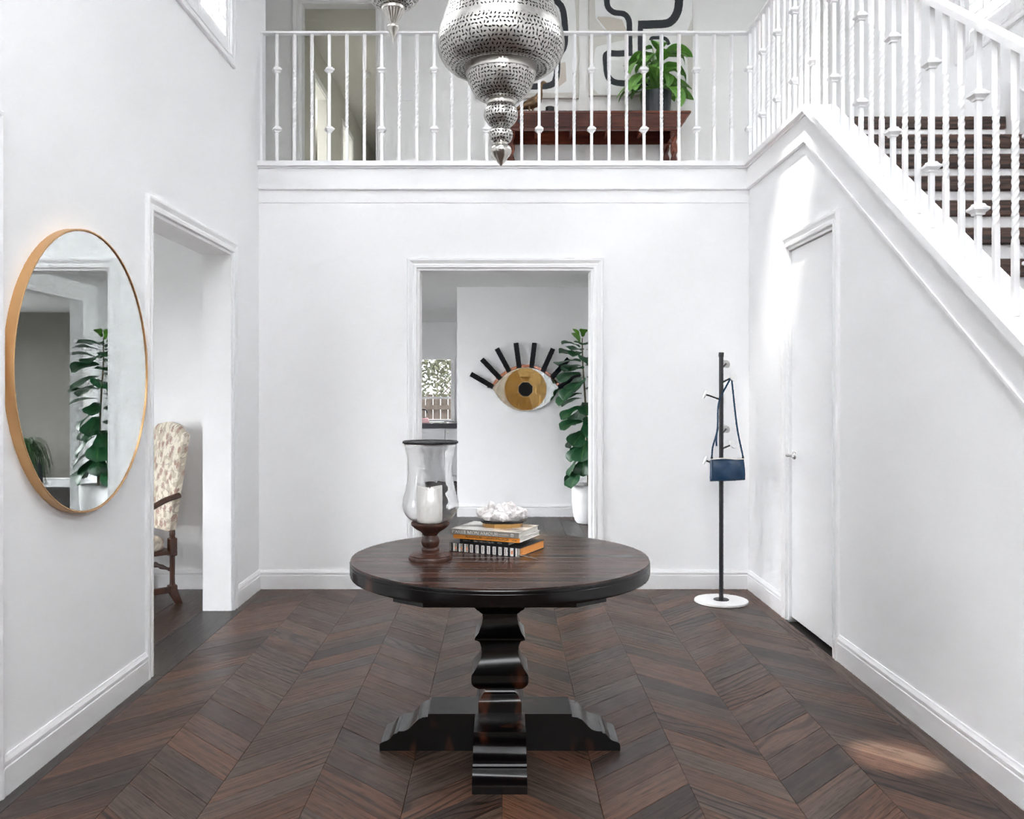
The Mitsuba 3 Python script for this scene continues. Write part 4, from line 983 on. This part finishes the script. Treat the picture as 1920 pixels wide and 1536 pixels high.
bl2 = [stroke([(712, -200), (712, -60), (718, 40), (765, 88), (840, 100), (878, 150), (882, 260), (884, 375)], 42),
       stroke([(1258, -200), (1256, -20), (1240, 90), (1180, 165), (1060, 178), (948, 182)], 62),
       stroke([(968, 160), (964, 240), (966, 420)], 40),
       stroke([(905, 392), (800, 398), (712, 402), (708, 480), (722, 570), (770, 612), (860, 622), (1000, 620), (1130, 600)], 46),
       stroke([(1040, 300), (1060, 280), (1150, 285), (1180, 330)], 26)]
wh2 = [sg.Polygon([Q(*p) for p in ((640, -300), (1330, -300), (1332, 120), (1290, 230), (1000, 240), (900, 235), (700, 190), (650, 120))]).buffer(-0.03).buffer(0.06),
       sg.Polygon([Q(*p) for p in ((640, 360), (760, 330), (1200, 240), (1300, 400), (1310, 640), (1270, 690), (660, 690), (610, 640))]).buffer(-0.03).buffer(0.05)]
sd2 = [sg.Polygon([Q(*p) for p in ((650, 130), (730, 130), (820, 150), (850, 220), (720, 215))]).buffer(0.012)]
canvas('painting', 0.815, 1.790, 4.240, 5.52, 'abstract canvas of black angular lines on white, right of the pair', wh2, bl2, sd2)
bl1 = [stroke([(200, -200), (300, -30), (375, 50), (398, 200), (392, 340), (345, 430), (335, 560), (300, 630), (180, 645), (0, 640)], 46), stroke([(-300, 640), (-340, 400), (-320, 100), (-250, -100), (-100, -150)], 50)]
wh1 = [sg.Polygon([Q(*p) for p in ((-360, -300), (440, -300), (480, 100), (490, 500), (460, 690), (-300, 700), (-380, 400))]).buffer(-0.03).buffer(0.03)]
canvas('painting', -0.250, 0.722, 4.215, 5.52, 'abstract canvas of black curves on white, left of the pair behind the large lantern', wh1, bl1, [sg.Polygon([Q(*p) for p in ((340, 480), (395, 470), (400, 600), (350, 640))]).buffer(0.01)])

ZT = 3.932
cs = thing('console_table', 'long dark red timber console table with small drawers and barley-twist legs', 'console table')
add('tabletop', box(-0.06, 1.663, 7.745, 8.285, ZT - 0.022, ZT, 0.004), 'mat_rosewood', cs)
add('apron', cat(hull([(x, y + o_, z) for o_ in (0, 0.02) for x, y, z in [(-0.03, 7.75, ZT - .023), (1.648, 7.75, ZT - .023), (0.055, 7.785, ZT - .150), (1.560, 7.785, ZT - .150)]]),
    hull([(x + o_, y, z) for o_ in (0, -0.02) for x, y, z in [(1.648, 7.75, ZT - .023), (1.648, 8.28, ZT - .023), (1.560, 7.785, ZT - .150), (1.560, 8.28, ZT - .150)]]),
    hull([(x + o_, y, z) for o_ in (0, 0.02) for x, y, z in [(-0.03, 7.75, ZT - .023), (-0.03, 8.28, ZT - .023), (0.055, 7.785, ZT - .150), (0.055, 8.28, ZT - .150)]]),
    box(0.0, 1.6, 8.262, 8.28, ZT - 0.15, ZT - 0.024), *[box(x, x + 0.03, 7.80, 8.26, ZT - 0.10, ZT - 0.024) for x in (0.3, 0.62, 0.95, 1.26)]), 'mat_rosewood', cs)
sl_ = (7.785 - 7.75) / 0.127
for i, x in enumerate((0.02, 0.335, 0.65, 0.965, 1.28)):
    def fy(z): return 7.75 + (ZT - 0.023 - z) * sl_
    z0, z1 = ZT - 0.132, ZT - 0.045
    dr_ = add('drawer', hull([(x + a, fy(z) - o_, z) for a in (0.0, 0.262) for z in (z0, z1) for o_ in (0.006, -0.004)]), 'mat_rosewood', cs)
    add('reveal', hull([(x - 0.004 + a, fy(z) - o_, z) for a in (0.0, 0.270) for z in (z0 - 0.004, z1 + 0.004) for o_ in (0.0025, -0.004)]), 'mat_black_matt', dr_)
    zc = (z0 + z1) / 2
    add('ring_pull', moved(lathe([(0.014 + 0.003 * math.cos(a), 0.003 * math.sin(a)) for a in np.linspace(0, 2 * math.pi, 9)], 20), frame((x + 0.131, fy(zc) - 0.010, zc), (1, 0, 0), (0, 0, 1), (0, 1, 0))), 'mat_black', dr_)
add('moulding', cat(box(0.045, 1.572, 7.772, 7.81, ZT - 0.162, ZT - 0.150, 0.003), box(0.045, 0.08, 7.81, 8.275, ZT - 0.162, ZT - 0.150, 0.003), box(1.537, 1.572, 7.81, 8.275, ZT - 0.162, ZT - 0.150, 0.003)), 'mat_rosewood', cs)
for x in (0.08, 1.530):
    for y in (7.83, 8.22):
        zz = np.linspace(ZF + 0.09, ZT - 0.17, 64); th = np.arange(24) * 2 * math.pi / 24
        rr = 0.026 + 0.0085 * np.cos(2 * (th[None] - zz[:, None] * 26.0))
        v = np.stack([x + rr * np.cos(th)[None], y + rr * np.sin(th)[None], np.repeat(zz[:, None], 24, 1)], -1).reshape(-1, 3)
        f_ = [[i * 24 + j, i * 24 + (j + 1) % 24, (i + 1) * 24 + (j + 1) % 24, (i + 1) * 24 + j] for i in range(63) for j in range(24)]
        add('twisted_leg', cat(mesh_of(v, f_), box(x - .034, x + .034, y - .034, y + .034, ZF, ZF + 0.09, .004), box(x - .034, x + .034, y - .034, y + .034, ZT - 0.175, ZT - 0.160, .003)), 'mat_rosewood', cs, smooth=40)
jr = solid('candle_jar', lathe([(.036, ZT + 0.0005), (.038, ZT + .004), (.038, ZT + .066), (.036, ZT + .069), (0, ZT + .069)], 36, (0.428, 7.88, 0)), 'mat_black', 'small black candle jar on the console table', 'candle jar', smooth=35)
add('lid', lathe([(.0385, ZT + .050), (.0392, ZT + .051), (.0392, ZT + .070), (.037, ZT + .072), (0, ZT + .072)], 36, (0.428, 7.88, 0)), 'mat_black_matt', jr, smooth=35)
bd = thing('bronze_bird', 'bronze bird figurine with a long raised neck on the console table', 'figurine')
bx, by = 0.262, 7.90
spine_ = spline([(bx - 0.17, by, ZT + 0.040), (bx - 0.10, by, ZT + 0.075), (bx - 0.02, by, ZT + 0.105), (bx + 0.035, by, ZT + 0.130), (bx + 0.070, by, ZT + 0.180), (bx + 0.082, by, ZT + 0.240), (bx + 0.092, by, ZT + 0.285), (bx + 0.108, by, ZT + 0.300), (bx + 0.150, by, ZT + 0.296)], 60)
rad = np.interp(np.linspace(0, 1, 60), [0, .1, .25, .38, .48, .6, .75, .84, .89, .93, 1], [.004, .018, .045, .052, .034, .019, .013, .015, .016, .007, .001])
add('body', tube(spine_, rad, 16), 'mat_bronze', bd, smooth=True)
for dx in (-0.02, 0.012):
    add('leg', tube([(bx + dx, by + dx, ZT + 0.08), (bx + dx + .004, by + dx, ZT + 0.03), (bx + dx + .002, by + dx, ZT + 0.001)], [0.014, 0.006, 0.008], 8), 'mat_bronze', bd, smooth=50)
PX2, PY2 = 1.400, 8.000
pd = solid('planter', lathe([(.118, ZT + .0005), (.122, ZT + .004), (.139, ZT + .225), (.139, ZT + .236), (.134, ZT + .238), (.130, ZT + .215), (0, ZT + .212)], 56, (PX2, PY2, 0)), 'mat_pot_dark', 'dark grey planter standing on the console table', 'plant pot', smooth=35)
ly = thing('leafy_plant', 'bushy plant with broad ribbed green leaves in the dark grey planter', 'plant')
lily = prototypes(0.29, 0.078, LILY, 'mat_lily_leaf', droop=1.15, fold=0.18, wave=0.02)
r4 = random.Random(21)
C0 = np.array([PX2, PY2, ZT + 0.20])
nl_ = 40
for i in range(nl_):
    az = (i * 137.5 + 20) % 360
    hgt = 0.05 + 0.40 * ((i * 7) % nl_) / nl_
    out = r4.uniform(0.06, 0.17) * (1.15 - 0.6 * hgt / 0.45)
    if 40 < az < 140: out *= 0.55
    tip = C0 + np.array([math.cos(math.radians(az)) * out, math.sin(math.radians(az)) * out, hgt])
    el = r4.uniform(-15, 30) if not (40 < az < 140) else r4.uniform(25, 60)
    add('stem', tube(spline([C0 + np.array([r4.uniform(-.03, .03), r4.uniform(-.03, .03), 0]), C0 + np.array([math.cos(math.radians(az)) * out * .3, math.sin(math.radians(az)) * out * .3, hgt * .6]), tip], 8), 0.0035, 6), 'mat_lily_leaf', ly, uv=None)
    key = numbered(ly + '__leaf'); scene[key] = lily[i % 3]
    for attempt in range(40):
        pk = place_leaf(key, 'leaf', ly, tip, az, el, r4.uniform(-20, 20), r4.uniform(0.75, 1.15) * (1 if attempt < 20 else 0.7))
        q = leaf_points(scene[pk]['to_world'], lily[i % 3])
        if q[:, 1].max() < YG - 0.05 and (q[:, 2] - (ZT + 0.24) > 0).all() or (q[:, 1].max() < YG - 0.05 and np.hypot(q[:, 0] - PX2, q[:, 1] - PY2)[q[:, 2] < ZT + 0.24].min() > 0.145 and q[:, 2].min() > ZT + 0.02): break
        del scene[pk]; pk = None
        az += r4.uniform(-30, 30); el = r4.uniform(-5, 60)
    if pk is None: del scene[key]
    else: scene[key] = scene.pop(pk)
sw = solid('light_switch', box(-0.930, -0.842, YG - 0.009, YG - 0.0002, 4.200, 4.320, 0.002), 'mat_trim', 'white light switch plate beside the upstairs door', 'light switch')
add('rocker', box(-0.890, -0.880, YG - 0.012, YG - 0.008, 4.252, 4.268, 0.001), 'mat_trim', sw)
sd = solid('smoke_detector', lathe([(0.02, -0.045), (0.045, -0.04), (0.055, -0.02), (0.06, 0.0)], 32, (-1.745, 11.3, 5.549)), 'mat_trim', 'round white smoke detector on the corridor ceiling', 'smoke detector', smooth=35)
dl = solid('corridor_downlight', lathe([(0.038, -0.006), (0.05, -0.006), (0.052, 0.0)], 32, (-1.66, 10.0, 5.549)), 'mat_trim', 'small round downlight in the corridor ceiling', 'downlight', smooth=35)

# ------------------------------------------------------------------ pierced metal pendants
def pierced(profile, step, n, cell, centre, plain=()):
    """lathed sheet with leaf-shaped holes cut out; plain: z ranges left whole."""
    pr = np.asarray(profile, float)
    seg = np.r_[0, np.cumsum(np.hypot(*np.diff(pr, axis=0).T))]
    m = int(seg[-1] / step)
    s = np.linspace(0, seg[-1], m + 1)
    R, Z = np.interp(s, seg, pr[:, 0]), np.interp(s, seg, pr[:, 1])
    th = np.arange(n) * 2 * math.pi / n
    v = np.stack([R[:, None] * np.cos(th), R[:, None] * np.sin(th), np.repeat(Z[:, None], n, 1)], -1).reshape(-1, 3)
    sm, zm, rm = (s[1:] + s[:-1]) / 2, (Z[1:] + Z[:-1]) / 2, (R[1:] + R[:-1]) / 2
    tm = th + math.pi / n
    row = np.floor(sm / cell); rowc = (row + 0.5) * cell
    cnt_ = np.maximum(6, np.round(2 * math.pi * np.interp(rowc, s, R) / cell))
    col = tm[None] / (2 * math.pi) * cnt_[:, None] + 0.5 * (row[:, None] % 2)
    ci = np.floor(col)
    du = (col - ci - 0.5) * (2 * math.pi * rm / cnt_)[:, None]; dv = (sm - rowc)[:, None] + 0 * du
    hsh = lambda k: (np.sin(ci * 12.9898 + row[:, None] * 78.233 + k) * 43758.5453) % 1.0
    du = du + (hsh(1.0) - .5) * 0.3 * cell; dv = dv + (hsh(2.0) - .5) * 0.3 * cell
    cx_ = np.cos((ci + .5) / cnt_[:, None] * 2 * math.pi); cy_ = np.sin((ci + .5) / cnt_[:, None] * 2 * math.pi)
    swirl = meshkit.noise(np.stack([cx_ * 6 + 9, cy_ * 6 + 9, row[:, None] * cell * 14 + 0 * cx_], -1), 4) * 2 * math.pi * 1.6
    ca_, sa_ = np.cos(swirl), np.sin(swirl)
    a = du * ca_ + dv * sa_; b_ = -du * sa_ + dv * ca_
    L, W = cell * 0.47, cell * 0.20
    hole = np.abs(b_) < W * (1 - np.clip(np.abs(a) / L, 0, 1) ** 1.6) * (np.abs(a) < L)
    for z0, z1 in plain: hole &= ~((zm > z0) & (zm < z1))[:, None]
    hole[0] = hole[-1] = False
    i, j = np.nonzero(~hole)
    q = np.stack([i * n + j, i * n + (j + 1) % n, (i + 1) * n + (j + 1) % n, (i + 1) * n + j], 1)
    return mesh_of(v + np.asarray(centre), q)
def pendant(name, label, cx, cy, dz, k, step, parts, ceil_z, top):
    p = thing(name, label, 'pendant light')
    tr = lambda prof: [(r * k, dz + (z - 2.401) * k) for r, z in prof]
    c0 = (cx, cy, 0)
    parts(p, tr, c0, step)
    zt = dz + (top - 2.401) * k
    n = int((ceil_z - zt) / 0.05)
    ch_ = []
    for i in range(n):
        a = np.linspace(0, 2 * math.pi, 9)
        o_ = [(0.011 * math.cos(t), 0.0, 0.030 * math.sin(t)) for t in a]
        pts = [(cx + (x if i % 2 else 0), cy + (0 if i % 2 else x), zt + 0.025 + i * 0.05 + z) for x, _, z in o_]
        ch_.append(tube(pts, 0.003, 5, cap=False))
    add('chain', cat(ch_), 'mat_nickel', p)
    add('ceiling_cup', lathe([(0.015, ceil_z - 0.05), (0.05, ceil_z - 0.03), (0.06, ceil_z - 0.001)], 24, c0), 'mat_nickel', p)
def big_parts(p, tr, c0, step):
    sp = lambda pts, n: [tuple(q) for q in spline(pts, n)]
    add('finial', lathe(tr(sp([(0.0008, 2.401), (.0117, 2.4136), (.0257, 2.432), (.0397, 2.451), (.0450, 2.466), (.0405, 2.481), (.028, 2.492), (.029, 2.498)], 30)), 48, c0), 'mat_nickel', p, smooth=40, label='polished pointed finial')
    add('lower_ball', pierced(tr(sp([(.029, 2.497), (.042, 2.508), (.0495, 2.528), (.0485, 2.545), (.040, 2.558), (.035, 2.564)], 30)), step * .8, 260, 0.0140, c0), 'mat_pierced', p, smooth=True)
    add('upper_ball', pierced(tr(sp([(.035, 2.564), (.055, 2.580), (.0695, 2.603), (.0715, 2.622), (.066, 2.642), (.056, 2.657)], 34)), step * .8, 360, 0.0145, c0), 'mat_pierced', p, smooth=True)
    add('neck_ring', lathe(tr([(.054, 2.655), (.060, 2.658), (.062, 2.665), (.060, 2.672), (.066, 2.676)]), 64, c0), 'mat_nickel', p, smooth=40)
    add('lower_bowl', pierced(tr(sp([(.066, 2.675), (.090, 2.684), (.112, 2.704), (.129, 2.733), (.140, 2.760), (.1465, 2.785)], 50)), step, 640, 0.0150, c0), 'mat_pierced', p, smooth=True)
    dark = lambda prof, d: lathe([(max(r - d, 0.001), z) for r, z in prof], 72, c0)
    add('lining', cat(dark(tr([(.029, 2.497), (.042, 2.508), (.0495, 2.528), (.0485, 2.545), (.040, 2.558), (.035, 2.564)]), .005), dark(tr([(.035, 2.564), (.055, 2.580), (.0695, 2.603), (.0715, 2.622), (.066, 2.642), (.056, 2.657)]), .006),
        dark(tr([(.066, 2.676), (.090, 2.685), (.112, 2.705), (.129, 2.734), (.140, 2.761), (.1465, 2.785)]), .008)), 'mat_black_matt', p, smooth=40, label='dark inside of the pierced tiers')
    add('collar_ring', lathe(tr([(.1460, 2.784), (.1485, 2.785), (.1505, 2.816), (.149, 2.818)]), 96, c0), 'mat_nickel', p, smooth=40, label='plain polished band')
    body = sp([(.149, 2.817), (.185, 2.806), (.212, 2.812), (.236, 2.831), (.2535, 2.857), (.2645, 2.885), (.2675, 2.908), (.2655, 2.935), (.2595, 2.965), (.2467, 3.007), (.232, 3.054), (.215, 3.10), (.190, 3.155), (.150, 3.215), (.105, 3.262), (.070, 3.285)], 140)
    add('lining', lathe([(.150, tr([(0, 2.832)])[0][1])] + [(r - .011, z + .004) for r, z in tr(body)[22:]], 96, c0), 'mat_black_matt', p, smooth=40)
    add('shade', pierced(tr(body), step, 1000, 0.0165, c0, plain=[tuple(z for _, z in tr([(0, 2.946), (0, 2.976)]))]), 'mat_pierced', p, smooth=True)
    add('top_cap', lathe(tr(sp([(.072, 3.284), (.060, 3.30), (.030, 3.33), (.014, 3.37), (.010, 3.40)], 24)), 48, c0), 'mat_nickel', p, smooth=40)
pendant('pendant_lantern', 'large pierced silver metal pendant lantern with bulbous tiers above the table', -0.0047, 3.70, 2.401, 1.0, 0.0018, big_parts, ZC, 3.40)
def small_parts(p, tr, c0, step):
    sp = lambda pts, n: [tuple(q) for q in spline(pts, n)]
    k_ = 0.6
    P = lambda pts: [(r / 0.62, 2.401 + (z - 3.157) / 0.62) for r, z in pts]
    add('finial', lathe(tr(P(sp([(.0008, 3.157), (.0075, 3.180), (.0175, 3.205), (.0275, 3.226), (.0302, 3.236), (.026, 3.243), (.0115, 3.248)], 24))), 40, c0), 'mat_nickel', p, smooth=40, label='polished pointed finial')
    fc = lathe(tr(P([(.0115, 3.243), (.018, 3.256), (.035, 3.285), (.051, 3.312), (.053, 3.316)])), 128, c0)
    v = np.asarray(fc.vertices).copy(); th = np.arctan2(v[:, 1] - c0[1], v[:, 0] - c0[0])
    fl = 1 + 0.07 * np.abs(np.cos(8 * th)); v[:, 0] = c0[0] + (v[:, 0] - c0[0]) * fl; v[:, 1] = c0[1] + (v[:, 1] - c0[1]) * fl
    add('fluted_cone', mesh_of(v, fc.faces), 'mat_nickel', p, smooth=25)
    add('ring', lathe(tr(P([(.053, 3.315), (.0565, 3.318), (.0575, 3.330), (.054, 3.333)])), 56, c0), 'mat_nickel', p, smooth=40)
    add('shade', pierced(tr(P(sp([(.054, 3.332), (.080, 3.338), (.102, 3.352), (.119, 3.372), (.134, 3.405), (.142, 3.445), (.138, 3.49), (.122, 3.535), (.095, 3.575), (.06, 3.60)], 70))), 0.0022, 480, 0.0165, c0), 'mat_pierced', p, smooth=True)
    add('lining', lathe(tr(P([(.052, 3.336), (.076, 3.344), (.098, 3.358), (.113, 3.376), (.127, 3.405), (.134, 3.445), (.130, 3.49), (.115, 3.53), (.09, 3.57)])), 56, c0), 'mat_black_matt', p, smooth=40)
    add('top_cap', lathe(tr(P(sp([(.062, 3.598), (.04, 3.615), (.015, 3.64), (.008, 3.67)], 20))), 40, c0), 'mat_nickel', p, smooth=40)
pendant('pendant_lantern', 'smaller pierced silver pendant lantern hanging at the left near the gallery', -0.532, 4.30, 3.157, 0.62, 0.0028, small_parts, ZC, 2.401 + 0.513 / 0.62)

# ------------------------------------------------------------------ kitchen and what lies outside its window
kb = thing('kitchen_cabinet', 'grey base cabinets with small knobs under the kitchen window', 'cabinet')
add('carcass', cat(box(-4.2, -0.06, 14.36, 15.38, 0.0, 0.868)), 'mat_cabinet', kb)
for i in range(8):
    x = -0.93 - 0.42 * i + (0.42 if False else 0)
    dd_ = add('cabinet_door', box(x - 0.416, x - 0.004, 14.338, 14.36, 0.10, 0.862, 0.003), 'mat_cabinet', kb)
    add('knob', lathe([(.006, 0), (.006, .012), (.014, .016), (.015, .024), (.010, .028), (0, .029)], 20).apply_transform(frame((x - 0.36, 14.338, 0.80), (1, 0, 0), (0, 0, 1), (0, -1, 0))), 'mat_nickel', dd_, smooth=40)
dd_ = add('cabinet_door', box(-0.926, -0.514, 14.338, 14.36, 0.10, 0.862, 0.003), 'mat_cabinet', kb)
add('knob', lathe([(.006, 0), (.006, .012), (.014, .016), (.015, .024), (.010, .028), (0, .029)], 20).apply_transform(frame((-0.885, 14.338, 0.80), (1, 0, 0), (0, 0, 1), (0, -1, 0))), 'mat_nickel', dd_, smooth=40)
solid('kitchen_worktop', box(-4.2, -0.06, 14.31, 15.38, 0.869, 0.945, 0.004), 'mat_worktop', 'glossy black worktop under the kitchen window', 'worktop')
tp = thing('kitchen_tap', 'black gooseneck tap on the kitchen worktop', 'tap')
add('spout', tube(spline([(-1.40, 15.1, 0.946), (-1.40, 15.1, 1.10), (-1.37, 15.05, 1.16), (-1.30, 15.0, 1.15), (-1.28, 14.98, 1.10)], 24), 0.012, 10), 'mat_black', tp, smooth=50)
add('lever', tube([(-1.40, 15.09, 1.0), (-1.30, 15.07, 1.03)], 0.007, 8), 'mat_black', tp)
solid('soap_dish', hull([(-1.30 + a * (0.075 if z < .06 else .05), 14.75 + b_ * 0.05, 0.9455 + z) for a in (-1, 1) for b_ in (-1, 1) for z in (0.0, 0.05, 0.075)]), 'mat_pink', 'small pink soap dish on the kitchen worktop', 'soap dish')
solid('draining_tray', box(-1.22, -0.98, 14.7, 14.95, 0.9455, 0.960, 0.004), 'mat_white_enamel', 'flat white tray beside the pink soap dish', 'tray')
struct('ground', box(-30, 30, 15.6, 60, -0.2, -0.1), 'mat_ground', 'pale ground outside')
fe = thing('paling_fence', 'weathered timber paling fence outside the kitchen window', 'fence')
for i in range(30):
    add('paling', box(-4.2 + i * 0.155, -4.2 + i * 0.155 + 0.143, 18.0 + 0.01 * (i % 2), 18.02 + 0.01 * (i % 2), -0.1, 1.40 + r4.uniform(-.02, .02)), 'mat_fence', fe)
for z in (0.72, 1.10):
    add('fence_rail', box(-4.3, 0.6, 17.93, 17.99, z, z + 0.09), 'mat_fence', fe)
la = thing('lattice_screen', 'diagonal timber lattice screen above the fence', 'lattice')
for s_ in (-1, 1):
    for i in range(18):
        x = -2.2 + i * 0.13
        q = sg.LineString([(x, 1.35), (x + s_ * 1.0, 2.35)]).buffer(0.013, cap_style='flat').intersection(sg.box(-1.35, 1.40, 0.3, 2.3))
        if q.is_empty or q.area < 1e-3: continue
        add('lath', prism(q, (0, 18.06 + 0.012 * (s_ > 0), 0), (1, 0, 0), (0, 0, 1), (0, 1, 0), 0.010), 'mat_fence', la)
bu = thing('garden_shrub', 'leafy shrub hanging over the fence outside the kitchen window', 'shrub')
lv = []
for i in range(1500):
    p = np.array([r4.gauss(-1.5, 0.6), 17.5 + r4.uniform(-.25, .25), r4.gauss(1.95, 0.36)])
    if p[2] < 1.36: continue
    a, b_ = r4.uniform(0, 6.28), r4.uniform(-1, 1)
    ex = np.array([math.cos(a), math.sin(a) * .4, b_]) * 0.05; ey = np.array([-b_, .3, math.cos(a)]) * 0.024
    lv.append((p - ex, p + ey, p + ex, p - ey))
v = np.array(lv).reshape(-1, 3)
add('foliage', mesh_of(v, np.arange(len(v)).reshape(-1, 4)), 'mat_bush', bu, kind='stuff')
add('trunk', tube(spline([(-2.5, 17.6, -0.1), (-2.5, 17.6, 1.0), (-2.3, 17.55, 1.8), (-1.7, 17.5, 2.3)], 16), np.linspace(0.05, 0.015, 16), 8), 'mat_stem', bu)
